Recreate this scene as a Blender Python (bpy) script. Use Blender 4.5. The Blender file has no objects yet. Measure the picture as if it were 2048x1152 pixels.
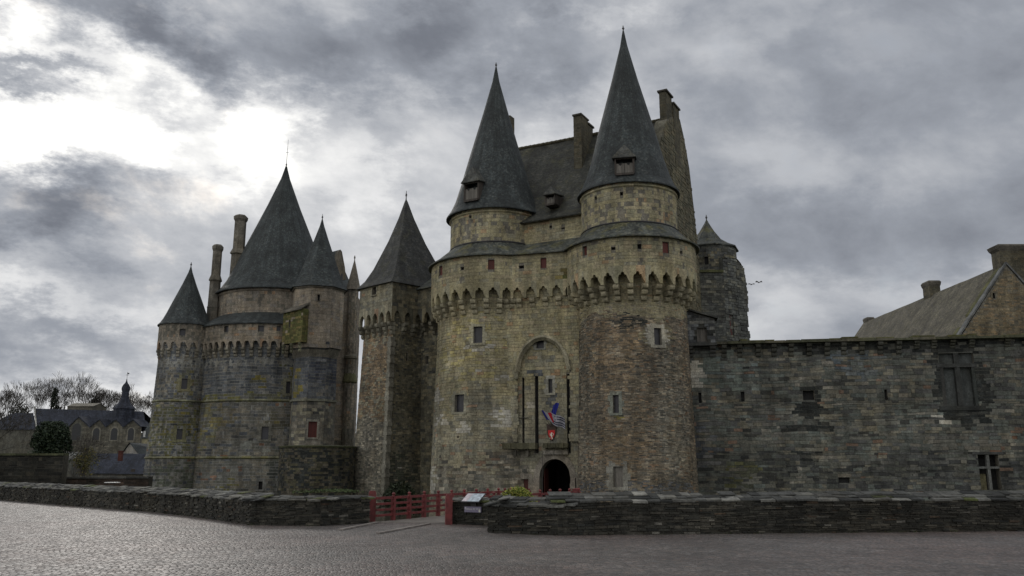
import bpy, math, random
from math import sin, cos, pi, radians, atan, atan2, sqrt, exp
from mathutils import Vector, noise

# ------------------------------------------------------------------ camera
S = bpy.context.scene
CH, FPX = 1.8, 1680.0
PIT = atan(362.0 / 1680.0)
cp, sp = cos(PIT), sin(PIT)
cam = bpy.data.objects.new('camera', bpy.data.cameras.new('camera'))
S.collection.objects.link(cam)
cam.location = (0, 0, CH)
cam.rotation_euler = (pi / 2 + PIT, 0, 0)
cam.data.sensor_fit = 'HORIZONTAL'
cam.data.sensor_width = 36.0
cam.data.lens = 36.0 * FPX / 2048.0
cam.data.clip_start = 0.1
cam.data.clip_end = 6000
S.camera = cam


def ray(px, py):
    a = (px - 1024) / FPX
    b = (576 - py) / FPX
    return Vector((a, cp - b * sp, sp + b * cp))


def at(px, py, Y):
    d = ray(px, py)
    return Vector((0, 0, CH)) + d * (Y / d.y)


def gnd(px, py, z=0.0):
    d = ray(px, py)
    return Vector((0, 0, CH)) + d * ((z - CH) / d.z)


# ------------------------------------------------------------------ node helper
class NT:
    def __init__(s, tree):
        s.t = tree; s.n = tree.nodes; s.l = tree.links

    def link(s, a, b):
        s.l.new(a, b)

    def put(s, sock, v):
        if v is None: return
        if isinstance(v, bpy.types.NodeSocket): s.l.new(v, sock)
        else:
            if isinstance(v, (tuple, list)) and len(v) == 3 and sock.type == 'RGBA': v = (*v, 1)
            sock.default_value = v

    def m(s, op, a, b=None, c=None, clamp=False):
        n = s.n.new('ShaderNodeMath'); n.operation = op; n.use_clamp = clamp
        s.put(n.inputs[0], a)
        if b is not None: s.put(n.inputs[1], b)
        if c is not None: s.put(n.inputs[2], c)
        return n.outputs[0]

    def vm(s, op, a, b=None, sc=None):
        n = s.n.new('ShaderNodeVectorMath'); n.operation = op
        s.put(n.inputs[0], a)
        if b is not None: s.put(n.inputs[1], b)
        if sc is not None: s.put(n.inputs[3], sc)
        return n.outputs[0]

    def comb(s, x, y, z):
        n = s.n.new('ShaderNodeCombineXYZ')
        s.put(n.inputs[0], x); s.put(n.inputs[1], y); s.put(n.inputs[2], z)
        return n.outputs[0]

    def sep(s, v):
        n = s.n.new('ShaderNodeSeparateXYZ'); s.put(n.inputs[0], v)
        return n.outputs

    def noise(s, v, scale, detail=3, rough=.5, dist=0, dim='3D'):
        n = s.n.new('ShaderNodeTexNoise'); n.noise_dimensions = dim
        s.put(n.inputs['Vector'], v); n.inputs['Scale'].default_value = scale
        n.inputs['Detail'].default_value = detail; n.inputs['Roughness'].default_value = rough
        n.inputs['Distortion'].default_value = dist
        return n.outputs['Fac']

    def white(s, v, dim='2D'):
        n = s.n.new('ShaderNodeTexWhiteNoise'); n.noise_dimensions = dim
        if dim == '1D': s.put(n.inputs['W'], v)
        else: s.put(n.inputs['Vector'], v)
        return n.outputs['Value']

    def ramp(s, f, stops, interp='LINEAR'):
        n = s.n.new('ShaderNodeValToRGB'); n.color_ramp.interpolation = interp
        e = n.color_ramp.elements
        while len(e) < len(stops): e.new(.5)
        for k, (p, c) in enumerate(stops):
            e[k].position = p
            e[k].color = (*c, 1) if isinstance(c, (tuple, list)) else (c, c, c, 1)
        s.put(n.inputs[0], f)
        return n.outputs[0]

    def mr(s, v, a, b, c, d, smooth=True):
        n = s.n.new('ShaderNodeMapRange'); n.interpolation_type = 'SMOOTHSTEP' if smooth else 'LINEAR'
        s.put(n.inputs[0], v)
        for k, q in enumerate((a, b, c, d)): n.inputs[k + 1].default_value = q
        return n.outputs[0]

    def mix(s, f, a, b, mode='MIX'):
        n = s.n.new('ShaderNodeMix'); n.data_type = 'RGBA'; n.blend_type = mode
        s.put(n.inputs[0], f); s.put(n.inputs[6], a); s.put(n.inputs[7], b)
        return n.outputs[2]


# ------------------------------------------------------------------ world / sky
SUN_AZ, SUN_EL = radians(-24), radians(23)      # azimuth from +Y towards +X
W = bpy.data.worlds.new('World'); S.world = W; W.use_nodes = True
w = NT(W.node_tree); w.n.clear()
tc = w.n.new('ShaderNodeTexCoord')
D = w.vm('NORMALIZE', tc.outputs['Generated'])
dx, dy, dz = w.sep(D)
el = w.m('ARCSINE', dz)
az = w.m('ARCTAN2', dx, dy)
den = w.m('ADD', w.m('MAXIMUM', dz, 0.0), 0.16)
proj = w.comb(w.m('DIVIDE', dx, den), w.m('DIVIDE', dy, den), 0.0)
n1 = w.noise(proj, 1.3, 7, .52, .2)
# clouds drift along a slight diagonal
sph = w.comb(w.m('ADD', az, w.m('MULTIPLY', el, .35)), w.m('MULTIPLY', el, 1.45), 1.3)
n2 = w.noise(w.vm('ADD', sph, (7.3, 2.1, 0)), 7.0, 10, .58, .15)
n3 = w.noise(w.vm('ADD', sph, (1.3, 5.1, 0)), 3.0, 7, .55, .2)
nw = w.noise(w.comb(w.m('MULTIPLY', az, 1.0), w.m('MULTIPLY', el, 2.0), 3.7), 5.0, 7, .66)
nw2 = w.noise(w.comb(w.m('MULTIPLY', az, 1.0), w.m('MULTIPLY', el, 2.0), 9.1), 5.0, 7, .66)
azw = w.m('ADD', az, w.m('MULTIPLY', w.m('SUBTRACT', nw, .5), .36))
elw = w.m('ADD', el, w.m('MULTIPLY', w.m('SUBTRACT', nw2, .5), .22))


def dir_azel(px, py):
    d = ray(px, py).normalized()
    return atan2(d.x, d.y), math.asin(d.z)


# cloud masses and openings: (px, py, half-width, half-height, amount)
CLOUDS = [
    (90, 225, 200, 60, .40), (40, 310, 130, 55, .50), (250, 190, 150, 45, .34), (555, 245, 75, 75, .50), (470, 300, 90, 45, .30), (640, 360, 150, 80, .18), (20, 85, 70, 40, .40), (250, 285, 70, 22, .30), (440, 370, 90, 40, .22),
    (760, 430, 120, 60, .14), (760, 240, 50, 130, .12), (640, 190, 50, 50, .16), (1130, 260, 130, 80, .20), (1240, 20, 150, 26, .14), (1480, 110, 110, 50, .10), (150, 330, 120, 30, .2),
    (80, 440, 170, 70, -0.44), (60, 172, 110, 26, -0.50), (200, 45, 230, 50, -0.22), (400, 110, 130, 55, -0.25), (450, 200, 90, 45, -0.18), (310, 250, 90, 24, -0.18),
    (800, 90, 300, 85, -0.25), (1000, 30, 250, 40, -0.07), (1750, 150, 420, 200, -0.08), (1750, 480, 450, 100, -0.13), (1900, 620, 300, 50, .10), (1600, 340, 200, 60, .08),
    (130, 690, 230, 40, -0.18), (60, 610, 260, 26, .14), (180, 780, 300, 35, .12), (560, 560, 200, 90, .05), (1500, 620, 160, 50, .08), (420, 480, 120, 80, -0.03),
]
acc = None
for (px, py, sx, sy, amp) in CLOUDS:
    a0, e0 = dir_azel(px, py)
    qa = w.m('MULTIPLY', w.m('SUBTRACT', azw, a0), FPX / sx * .95)
    qe = w.m('MULTIPLY', w.m('SUBTRACT', elw, e0), FPX / sy * .95)
    g = w.m('MULTIPLY', w.m('EXPONENT', w.m('MULTIPLY', w.m('ADD', w.m('MULTIPLY', qa, qa), w.m('MULTIPLY', qe, qe)), -1.0)), amp)
    acc = g if acc is None else w.m('ADD', acc, g)
fine = w.m('ADD', w.m('ADD', w.m('MULTIPLY', w.m('SUBTRACT', n1, .5), .06), w.m('MULTIPLY', w.m('SUBTRACT', n3, .5), .45)), w.m('MULTIPLY', w.m('SUBTRACT', n2, .5), .64))
behind = w.mr(dy, .45, -.25, 0.0, .27)          # brighter cloud cover overhead and behind the viewer
side = w.mr(dx, .25, -.6, 0.0, .13)
b = w.m('ADD', w.m('ADD', w.m('ADD', acc, fine), w.m('ADD', behind, side)), .50)
cloud = w.ramp(b, [(0.0, (.125, .135, .158)), (.22, (.19, .205, .24)), (.42, (.32, .342, .385)), (.60, (.52, .535, .565)), (.80, (.84, .84, .84)), (1.0, (1.15, 1.14, 1.1))])
sky = w.n.new('ShaderNodeTexSky'); sky.sky_type = 'NISHITA'; sky.sun_disc = False
sky.sun_elevation = SUN_EL; sky.sun_rotation = SUN_AZ
gap = w.m('MULTIPLY', w.mr(n2, .58, .78, 0, 1), .35)
bgC = w.n.new('ShaderNodeBackground'); w.link(cloud, bgC.inputs[0]); bgC.inputs[1].default_value = 1.0
bgS = w.n.new('ShaderNodeBackground'); w.link(sky.outputs[0], bgS.inputs[0]); bgS.inputs[1].default_value = .06
mx = w.n.new('ShaderNodeMixShader'); w.link(gap, mx.inputs[0]); w.link(bgC.outputs[0], mx.inputs[1]); w.link(bgS.outputs[0], mx.inputs[2])
out = w.n.new('ShaderNodeOutputWorld'); w.link(mx.outputs[0], out.inputs[0])

sun = bpy.data.objects.new('sun', bpy.data.lights.new('sun', 'SUN'))
S.collection.objects.link(sun)
sun.data.energy = 0.6; sun.data.angle = radians(14); sun.data.color = (1, .95, .88)
sd = Vector((sin(SUN_AZ) * cos(SUN_EL), cos(SUN_AZ) * cos(SUN_EL), sin(SUN_EL)))
sun.rotation_euler = (-sd).to_track_quat('-Z', 'Y').to_euler()
S.view_settings.view_transform = 'Standard'; S.view_settings.look = 'None'
S.view_settings.exposure = 0.0; S.view_settings.gamma = 1.0
S.cycles.max_bounces = 6

# ------------------------------------------------------------------ materials
def newmat(name):
    m = bpy.data.materials.new(name); m.use_nodes = True
    t = NT(m.node_tree); t.n.clear()
    o = t.n.new('ShaderNodeOutputMaterial'); p = t.n.new('ShaderNodeBsdfPrincipled')
    t.link(p.outputs[0], o.inputs[0])
    return m, t, p


def bump(t, p, h, strength, dist):
    b_ = t.n.new('ShaderNodeBump'); b_.inputs['Strength'].default_value = strength; b_.inputs['Distance'].default_value = dist
    t.put(b_.inputs['Height'], h); t.link(b_.outputs[0], p.inputs['Normal'])


def pos(t):
    g_ = t.n.new('ShaderNodeNewGeometry')
    return g_.outputs['Position']


def attr(t, name='col'):
    a = t.n.new('ShaderNodeAttribute'); a.attribute_name = name
    return a.outputs['Color']


def mat_masonry():
    m, t, p = newmat('masonry')
    P_ = pos(t); c = attr(t)
    big = t.mr(t.noise(P_, .35, 4, .6), .3, .7, .72, 1.22)
    str_ = t.mr(t.noise(t.vm('MULTIPLY', P_, (1, 1, .18)), 1.6, 5, .65), .3, .72, .70, 1.18)
    fin = t.m('MULTIPLY', t.mr(t.noise(P_, 9, 4, .7), .3, .7, .72, 1.28), t.mr(t.noise(P_, 2.6, 5, .7), .32, .68, .80, 1.20))
    f = t.m('MULTIPLY', t.m('MULTIPLY', big, str_), fin)
    c2 = t.vm('SCALE', c, sc=f)
    warm = t.noise(t.vm('ADD', P_, (31, 4, 2)), .5, 4, .6)
    c3 = t.mix(t.mr(warm, .45, .7, 0, .3), c2, t.mix(1.0, c2, (1.15, 1.0, .72), 'MULTIPLY'))
    t.link(c3, p.inputs['Base Color'])
    p.inputs['Roughness'].default_value = .88
    p.inputs['Specular IOR Level'].default_value = .3
    bump(t, p, t.noise(P_, 11, 6, .75), .9, .035)
    return m


def mat_slate(name, cols, moss=0.0, wst=(.20, .13), rough=.72, streak=.3, dark=.54):
    """small slates in courses laid by UV (metres)"""
    m, t, p = newmat(name)
    uvn = t.n.new('ShaderNodeUVMap'); uvn.uv_map = 'UV'
    u, v, _ = t.sep(uvn.outputs[0])
    P_ = pos(t)
    row = t.m('FLOOR', t.m('DIVIDE', v, wst[1]))
    fv = t.m('FRACT', t.m('DIVIDE', v, wst[1]))
    ro = t.white(row, '1D')
    uu = t.m('ADD', t.m('DIVIDE', u, wst[0]), t.m('MULTIPLY', ro, 7.0))
    rnd = t.white(t.comb(t.m('FLOOR', uu), row, 0), '2D')
    base = t.ramp(rnd, cols)
    stn = t.mr(t.noise(t.comb(t.m('MULTIPLY', u, 1.0), t.m('MULTIPLY', v, .12), 3.0), 1.3, 5, .6), .3, .7, 1 - streak, 1 + streak)
    big = t.mr(t.noise(P_, .5, 5, .6), .3, .7, .75, 1.25)
    c = t.vm('SCALE', base, sc=t.m('MULTIPLY', stn, big))
    if moss:
        mk = t.mr(t.noise(t.vm('ADD', P_, (3, 9, 1)), .8, 5, .62), .5, .66, 0, moss)
        c = t.mix(mk, c, t.ramp(rnd, [(0, (.085, .085, .03)), (1, (.14, .125, .05))]))
    lich = t.mr(t.noise(P_, 5.5, 4, .7), .62, .74, 0, .55)
    c = t.mix(lich, c, (.085, .09, .075))
    fnz = t.m('MULTIPLY', t.mr(t.noise(t.comb(t.m('MULTIPLY', u, 3.2), t.m('MULTIPLY', v, 5.0), 1.0), 1.6, 4, .8), .3, .7, .45, 1.6), t.mr(t.noise(P_, 1.3, 5, .7), .3, .7, .7, 1.35))
    c = t.vm('SCALE', c, sc=t.m('MULTIPLY', fnz, dark))
    t.link(c, p.inputs['Base Color'])
    t.put(p.inputs['Roughness'], t.mr(rnd, 0, 1, rough - .12, rough + .15, False))
    p.inputs['Specular IOR Level'].default_value = .3
    h = t.m('ADD', t.m('MULTIPLY', fv, -.6), t.m('MULTIPLY', rnd, .5))
    bump(t, p, h, 1.0, .035)
    return m


def mat_plain(name, col, rough=.7, var=.25, scale=3, metal=0, bmp=.3):
    m, t, p = newmat(name)
    P_ = pos(t)
    f = t.mr(t.noise(P_, scale, 4, .6), .3, .7, 1 - var, 1 + var)
    t.link(t.vm('SCALE', t.mix(0.0, col, col), sc=f), p.inputs['Base Color'])
    p.inputs['Roughness'].default_value = rough; p.inputs['Metallic'].default_value = metal
    if bmp: bump(t, p, t.noise(P_, scale * 6, 4, .6), bmp, .01)
    return m


def mat_wood(name, col, rough=.6, pl=.14):
    m, t, p = newmat(name)
    P_ = pos(t); x, y, z = t.sep(P_)
    k = t.m('MULTIPLY', t.m('ADD', x, t.m('MULTIPLY', y, .35)), 1 / pl)
    r_ = t.white(t.m('FLOOR', k), '1D'); fr = t.m('FRACT', k)
    gapm = t.mr(fr, .04, .1, .35, 1)
    f = t.m('MULTIPLY', t.m('MULTIPLY', gapm, t.mr(r_, 0, 1, .75, 1.2, False)), t.mr(t.noise(t.vm('MULTIPLY', P_, (4, 4, .6)), 5, 4, .6), .3, .7, .75, 1.2))
    t.link(t.vm('SCALE', t.mix(0.0, col, col), sc=f), p.inputs['Base Color'])
    p.inputs['Roughness'].default_value = rough
    return m


def mat_attr(name, rough=.8, var=.2, scale=8):
    m, t, p = newmat(name)
    P_ = pos(t)
    t.link(t.vm('SCALE', attr(t), sc=t.mr(t.noise(P_, scale, 4, .6), .3, .7, 1 - var, 1 + var)), p.inputs['Base Color'])
    p.inputs['Roughness'].default_value = rough
    return m


def mat_cobbles():
    m, t, p = newmat('granite_setts')
    P_ = pos(t)
    wob = t.noise(P_, .7, 3, .5); wob2 = t.noise(t.vm('ADD', P_, (9, 9, 9)), .7, 3, .5)
    x, y, z = t.sep(P_)
    # rows run gently slanted and wander a little
    ux = t.m('ADD', t.m('MULTIPLY', x, .985), t.m('MULTIPLY', y, .17)); vy = t.m('ADD', t.m('MULTIPLY', y, .985), t.m('MULTIPLY', x, -.17))
    vy = t.m('ADD', vy, t.m('MULTIPLY', wob, .22)); ux = t.m('ADD', ux, t.m('MULTIPLY', wob2, .25))
    H, Wd = .10, .13
    row = t.m('FLOOR', t.m('DIVIDE', vy, H)); fv = t.m('FRACT', t.m('DIVIDE', vy, H))
    ro = t.white(row, '1D')
    uu = t.m('ADD', t.m('DIVIDE', ux, Wd), t.m('MULTIPLY', ro, 5.0))
    col = t.m('FLOOR', uu); fu = t.m('FRACT', uu)
    rnd = t.white(t.comb(col, row, 0), '2D'); rnd2 = t.white(t.comb(row, col, 0), '2D')
    eu = t.m('MULTIPLY', t.m('ABSOLUTE', t.m('SUBTRACT', fu, .5)), 2.0); ev = t.m('MULTIPLY', t.m('ABSOLUTE', t.m('SUBTRACT', fv, .5)), 2.0)
    edge = t.m('MAXIMUM', eu, ev)
    dome = t.m('SUBTRACT', 1.0, t.m('POWER', edge, 4.0))
    c = t.ramp(rnd, [(0, (.068, .063, .061)), (.25, (.094, .085, .081)), (.5, (.12, .101, .094)), (.75, (.112, .107, .105)), (.9, (.14, .112, .098)), (1, (.16, .154, .15))])
    patch = t.noise(P_, .12, 6, .65)
    c = t.mix(t.mr(patch, .42, .62, 0, .5), c, t.mix(1.0, c, (1.15, .93, .88), 'MULTIPLY'))
    c = t.vm('SCALE', c, sc=t.m('MULTIPLY', t.mr(t.noise(P_, .35, 6, .7), .3, .7, .66, 1.28), t.mr(t.noise(P_, 3.0, 4, .7), .3, .7, .8, 1.2)))
    joint = t.mr(edge, .78, .96, 0, .85)
    c = t.mix(joint, c, (.05, .046, .04))
    t.link(c, p.inputs['Base Color'])
    t.put(p.inputs['Roughness'], t.m('ADD', t.mr(rnd2, 0, 1, .44, .64, False), t.m('MULTIPLY', joint, .3)))
    p.inputs['Specular IOR Level'].default_value = .4
    # each sett is slightly tilted: slopes of random strength across it
    tilt = t.m('ADD', t.m('MULTIPLY', t.m('SUBTRACT', fu, .5), t.m('SUBTRACT', rnd, .5)), t.m('MULTIPLY', t.m('SUBTRACT', fv, .5), t.m('SUBTRACT', rnd2, .5)))
    h = t.m('ADD', t.m('ADD', dome, t.m('MULTIPLY', tilt, .9)), t.m('MULTIPLY', t.noise(P_, 25, 4, .7), .35))
    h = t.m('ADD', h, t.m('MULTIPLY', t.noise(P_, 1.1, 3, .5), 3.0))
    bump(t, p, h, .9, .014)
    return m


def mat_leaf(name):
    m, t, p = newmat(name)
    t.link(attr(t), p.inputs['Base Color'])
    p.inputs['Roughness'].default_value = .6
    p.inputs['Specular IOR Level'].default_value = .25
    return m


MASON = mat_masonry()
SLATE = mat_slate('roof_slate', [(0, (.030, .038, .040)), (.4, (.047, .058, .060)), (.8, (.066, .078, .078)), (1, (.10, .11, .105))], .0)
SLATE_MOSS = mat_slate('mossy_slate', [(0, (.034, .040, .038)), (.4, (.055, .062, .056)), (.8, (.08, .085, .074)), (1, (.12, .12, .10))], .65, dark=.9)
DSLATE = mat_slate('pale_slate', [(0, (.07, .075, .07)), (1, (.13, .13, .115))], .2)
SLATE_BLUE = mat_slate('blue_slate', [(0, (.028, .034, .052)), (.5, (.042, .050, .074)), (1, (.065, .072, .095))], 0, (.6, .35), .85, dark=.5)
SLATE_BROWN = mat_slate('brown_tile_roof', [(0, (.075, .068, .05)), (.5, (.10, .092, .068)), (1, (.135, .125, .095))], .15, (.22, .16), .8, .15, .8)
STONEROOF = mat_slate('stone_slab_roof', [(0, (.12, .11, .09)), (.5, (.17, .155, .125)), (1, (.22, .2, .16))], .2, (.5, .28), .8, .2)
LEAD = mat_plain('dark_lead', (.03, .03, .034), .5, .2)
DARK = mat_plain('dark_interior', (.012, .012, .012), .9, .2)
GLASS = mat_plain('old_glass', (.018, .018, .024), .42, .4, 2, 0, .1)
REDW = mat_wood('red_painted_shutter', (.085, .015, .010), .7)
BROWNW = mat_wood('weathered_wood', (.05, .041, .034), .8)
GREYW = mat_wood('grey_weathered_wood', (.13, .12, .105), .8)
REDP = mat_plain('red_paint', (.125, .020, .020), .6, .35, 5, 0, .3)
METAL = mat_plain('dark_iron', (.03, .028, .026), .55, .2)
COBBLE = mat_cobbles()
LEAF = mat_leaf('leaves')
BARK = mat_plain('bark', (.05, .043, .036), .9, .3)
FLAGM = mat_attr('flag_cloth', .85, .08)
PANEL = mat_attr('printed_panel', .35, .06)
GRASS = mat_plain('grass', (.035, .05, .018), .95, .4, .8)
CONC = mat_plain('pale_kerb_stone', (.19, .17, .155), .8, .25, 2)

# ------------------------------------------------------------------ objects
COL = S.collection
ROOTLOC = {}


def thing(name, label, cat, loc=(0, 0, 0), group=None, rz=0):
    o = bpy.data.objects.new(name, None); COL.objects.link(o)
    o.empty_display_size = .5
    o.location = loc; o.rotation_euler = (0, 0, rz)
    o['label'] = label; o['category'] = cat
    if group: o['group'] = group
    ROOTLOC[o.name] = Vector(loc)
    return o


def wloc(o):
    v = Vector((0, 0, 0))
    while o is not None:
        v += Vector(o.location); o = o.parent
    return v


class M:
    def __init__(s):
        s.v = []; s.f = []; s.c = []; s.uv = []; s.hasuv = False

    def poly(s, pts, col=(.2, .2, .2), uv=None):
        i = len(s.v); s.v.extend(pts); s.f.append(tuple(range(i, i + len(pts))))
        s.c.append(col)
        if uv is not None: s.hasuv = True
        s.uv.append(uv if uv is not None else [(0, 0)] * len(pts))

    def hexa(s, P, col=(.2, .2, .2), skip=()):
        # P: 8 pts, 0-3 bottom ring, 4-7 top ring
        Fs = {'b': (0, 3, 2, 1), 't': (4, 5, 6, 7), '0': (0, 1, 5, 4), '1': (1, 2, 6, 5), '2': (2, 3, 7, 6), '3': (3, 0, 4, 7)}
        for k, f in Fs.items():
            if k in skip: continue
            s.poly([P[q] for q in f], col, [uvp(P[q], f, P) for q in f] if s.hasuv else None)

    def box(s, c, sz, col=(.2, .2, .2), ax=0.0, tilt=None):
        cx, cy, cz = c; a, b_, h = sz[0] / 2, sz[1] / 2, sz[2] / 2
        ca, sa = cos(ax), sin(ax)
        P = []
        for zz in (-h, h):
            for (x, y) in ((-a, -b_), (a, -b_), (a, b_), (-a, b_)):
                q = Vector((x, y, zz))
                if tilt: q = tilt @ q
                P.append(Vector((cx + q.x * ca - q.y * sa, cy + q.x * sa + q.y * ca, cz + q.z)))
        s.hexa(P, col)

    def tube(s, a, b_, r0, r1, n=6, col=(.2, .2, .2), caps=True):
        a = Vector(a); b_ = Vector(b_); d = b_ - a
        if d.length < 1e-6: return
        d.normalize()
        q = d.orthogonal().normalized(); r = d.cross(q)
        A = [a + (q * cos(2 * pi * k / n) + r * sin(2 * pi * k / n)) * r0 for k in range(n)]
        B = [b_ + (q * cos(2 * pi * k / n) + r * sin(2 * pi * k / n)) * r1 for k in range(n)]
        for k in range(n):
            s.poly([A[k], A[(k + 1) % n], B[(k + 1) % n], B[k]], col)
        if caps and n > 3:
            s.poly(A[::-1], col); s.poly(B, col)

    def lathe(s, cx, cy, prof, n=48, a0=0, a1=2 * pi, col=(.2, .2, .2), jit=0, uref=None):
        """prof from bottom to top [(r,z)]"""
        full = abs(a1 - a0 - 2 * pi) < 1e-6
        R = uref or max(r for r, z in prof)
        L = [0]
        for k in range(1, len(prof)):
            L.append(L[-1] + sqrt((prof[k][0] - prof[k - 1][0]) ** 2 + (prof[k][1] - prof[k - 1][1]) ** 2))
        rows = []
        for (r, z) in prof:
            rw = []
            for k in range(n + 1):
                a = a0 + (a1 - a0) * k / n
                rr = r + (jit * noise.noise(Vector((cos(a) * 3 + cx, sin(a) * 3 + cy, z * .8))) if jit else 0)
                rw.append(Vector((cx + cos(a) * rr, cy + sin(a) * rr, z)))
            rows.append(rw)
        for i in range(len(prof) - 1):
            for k in range(n):
                u0, u1 = (a0 + (a1 - a0) * k / n) * R, (a0 + (a1 - a0) * (k + 1) / n) * R
                s.poly([rows[i][k], rows[i][k + 1], rows[i + 1][k + 1], rows[i + 1][k]], col,
                       [(u0, L[i]), (u1, L[i]), (u1, L[i + 1]), (u0, L[i + 1])])

    def build(s, name, mat, parent=None, smooth=False, label=None):
        off = wloc(parent) if parent else Vector((0, 0, 0))
        me = bpy.data.meshes.new(name)
        me.from_pydata([(p[0] - off.x, p[1] - off.y, p[2] - off.z) for p in s.v], [], s.f)
        ca = me.color_attributes.new('col', 'FLOAT_COLOR', 'CORNER')
        buf = []
        for f, c in zip(s.f, s.c): buf.extend((c[0], c[1], c[2], 1.0) * len(f))
        ca.data.foreach_set('color', buf)
        if s.hasuv:
            ul = me.uv_layers.new(name='UV'); ub = []
            for q in s.uv:
                for (a, b_) in q: ub.extend((a, b_))
            ul.data.foreach_set('uv', ub)
        me.materials.append(mat)
        if smooth: me.polygons.foreach_set('use_smooth', [True] * len(me.polygons))
        me.update()
        if smooth:
            import bmesh
            bm = bmesh.new(); bm.from_mesh(me)
            bmesh.ops.remove_doubles(bm, verts=bm.verts, dist=.0005)
            bm.to_mesh(me); bm.free()
        o = bpy.data.objects.new(name, me); COL.objects.link(o)
        if parent: o.parent = parent
        if label: o['label'] = label
        return o


def uvp(p, f, P):
    return (p[0] + p[1], p[2])


def dupl(src, parent, loc=None, rz=None):
    c = src.copy(); COL.objects.link(c); c.parent = parent
    if loc is not None: c.location = loc
    if rz is not None: c.rotation_euler = (0, 0, rz)
    return c


def tagm(o, label=None, cat=None, group=None, kind=None):
    if label: o['label'] = label
    if cat: o['category'] = cat
    if group: o['group'] = group
    if kind: o['kind'] = kind
    return o


# ------------------------------------------------------------------ surfaces
class Cyl:
    def __init__(s, cx, cy, rf, R0):
        s.c = Vector((cx, cy)); s.rf = rf if callable(rf) else (lambda z, r=rf: r); s.R0 = R0
        s.d0 = (-s.c).normalized(); s.r = Vector((-s.d0.y, s.d0.x)); s.curved = True

    def ang(s, u): return u / s.R0

    def nrm(s, u):
        a = u / s.R0
        v = s.d0 * cos(a) + s.r * sin(a)
        return Vector((v.x, v.y, 0))

    def pt(s, u, z, off=0.0):
        a = u / s.R0; rr = s.rf(z) + off
        v = s.c + (s.d0 * cos(a) + s.r * sin(a)) * rr
        return Vector((v.x, v.y, z))

    def pix(s, px, py):
        d = ray(px, py); z = 5.0
        for _ in range(6):
            r = s.rf(z); dd = Vector((d.x, d.y)); a = dd.dot(dd); b_ = -dd.dot(s.c); c = s.c.dot(s.c) - r * r
            disc = b_ * b_ - a * c
            t = (-b_ - sqrt(max(disc, 0))) / a
            z = CH + d.z * t
        p = dd * t - s.c
        return atan2(p.dot(s.r), p.dot(s.d0)) * s.R0, z


class Pln:
    """vertical (or battered) wall from A to B (seen left to right); A, B may depend on z"""
    def __init__(s, A, B, bat=None, flip=False):
        s.A0 = Vector(A[:2]); s.B0 = Vector(B[:2]); s.len = (s.B0 - s.A0).length
        d = (s.B0 - s.A0) / s.len; n = Vector((d.y, -d.x))
        s.n = n; s.d = d; s.bat = bat; s.curved = False     # bat(z) -> (dA, dB) vectors

    def nrm(s, u): return Vector((s.n.x, s.n.y, 0))

    def pt(s, u, z, off=0.0):
        A, B = s.A0, s.B0
        if s.bat:
            a, b_ = s.bat(z); A = A + a; B = B + b_
        v = A + (B - A) * (u / s.len) + s.n * off
        return Vector((v.x, v.y, z))

    def pix(s, px, py):
        d = ray(px, py); dd = Vector((d.x, d.y)); z = 5
        for _ in range(5):
            p0 = s.pt(0, z); p1 = s.pt(s.len, z)
            A = Vector((p0.x, p0.y)); e = Vector((p1.x - p0.x, p1.y - p0.y))
            n = Vector((e.y, -e.x)); t = A.dot(n) / dd.dot(n); z = CH + d.z * t
        q = dd * t - A
        return q.dot(e) / e.dot(e) * s.len, z

    def pd(s, px, py):
        u, z = s.pix(px, py); return s.pt(u, z)


def sbox(Mm, surf, u0, u1, z0, z1, o0, o1, col=(.2, .2, .2), nu=1, jit=0, rng=None):
    for k in range(nu):
        a, b_ = u0 + (u1 - u0) * k / nu, u0 + (u1 - u0) * (k + 1) / nu
        P = [surf.pt(a, z0, o1), surf.pt(b_, z0, o1), surf.pt(b_, z0, o0), surf.pt(a, z0, o0),
             surf.pt(a, z1, o1), surf.pt(b_, z1, o1), surf.pt(b_, z1, o0), surf.pt(a, z1, o0)]
        sk = set()
        if nu > 1:
            if k > 0: sk.add('3')
            if k < nu - 1: sk.add('1')
        Mm.hexa(P, col, sk)


def grid_wall(Mm, surf, u0, u1, z0, z1, holes=(), du=.6, dz=1.0, col=(.12, .115, .1), reveal=.4, ztop=None):
    us = [u0 + (u1 - u0) * k / max(1, round((u1 - u0) / du)) for k in range(max(1, round((u1 - u0) / du)) + 1)]
    zs = [z0 + (z1 - z0) * k / max(1, round((z1 - z0) / dz)) for k in range(max(1, round((z1 - z0) / dz)) + 1)]
    for h in holes:
        us += [h[0], h[1]]; zs += [h[2], h[3]]
    us = sorted(set(round(x, 4) for x in us if u0 - 1e-4 <= x <= u1 + 1e-4)); zs = sorted(set(round(x, 4) for x in zs if z0 - 1e-4 <= x <= z1 + 1e-4))
    for i in range(len(us) - 1):
        for j in range(len(zs) - 1):
            uc, zc = (us[i] + us[i + 1]) / 2, (zs[j] + zs[j + 1]) / 2
            if any(h[0] < uc < h[1] and h[2] < zc < h[3] for h in holes): continue
            Mm.poly([surf.pt(us[i], zs[j]), surf.pt(us[i + 1], zs[j]), surf.pt(us[i + 1], zs[j + 1]), surf.pt(us[i], zs[j + 1])], col)
    for h in holes:
        a, b_, c, d = h[:4]; rv = h[4] if len(h) > 4 else reveal
        p = surf.pt
        hc = (.16, .15, .125)
        Mm.poly([p(a, c, 0), p(a, d, 0), p(a, d, -rv), p(a, c, -rv)], hc)
        Mm.poly([p(b_, d, 0), p(b_, c, 0), p(b_, c, -rv), p(b_, d, -rv)], hc)
        Mm.poly([p(a, d, 0), p(b_, d, 0), p(b_, d, -rv), p(a, d, -rv)], hc)
        Mm.poly([p(b_, c, 0), p(a, c, 0), p(a, c, -rv), p(b_, c, -rv)], hc)


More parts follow.
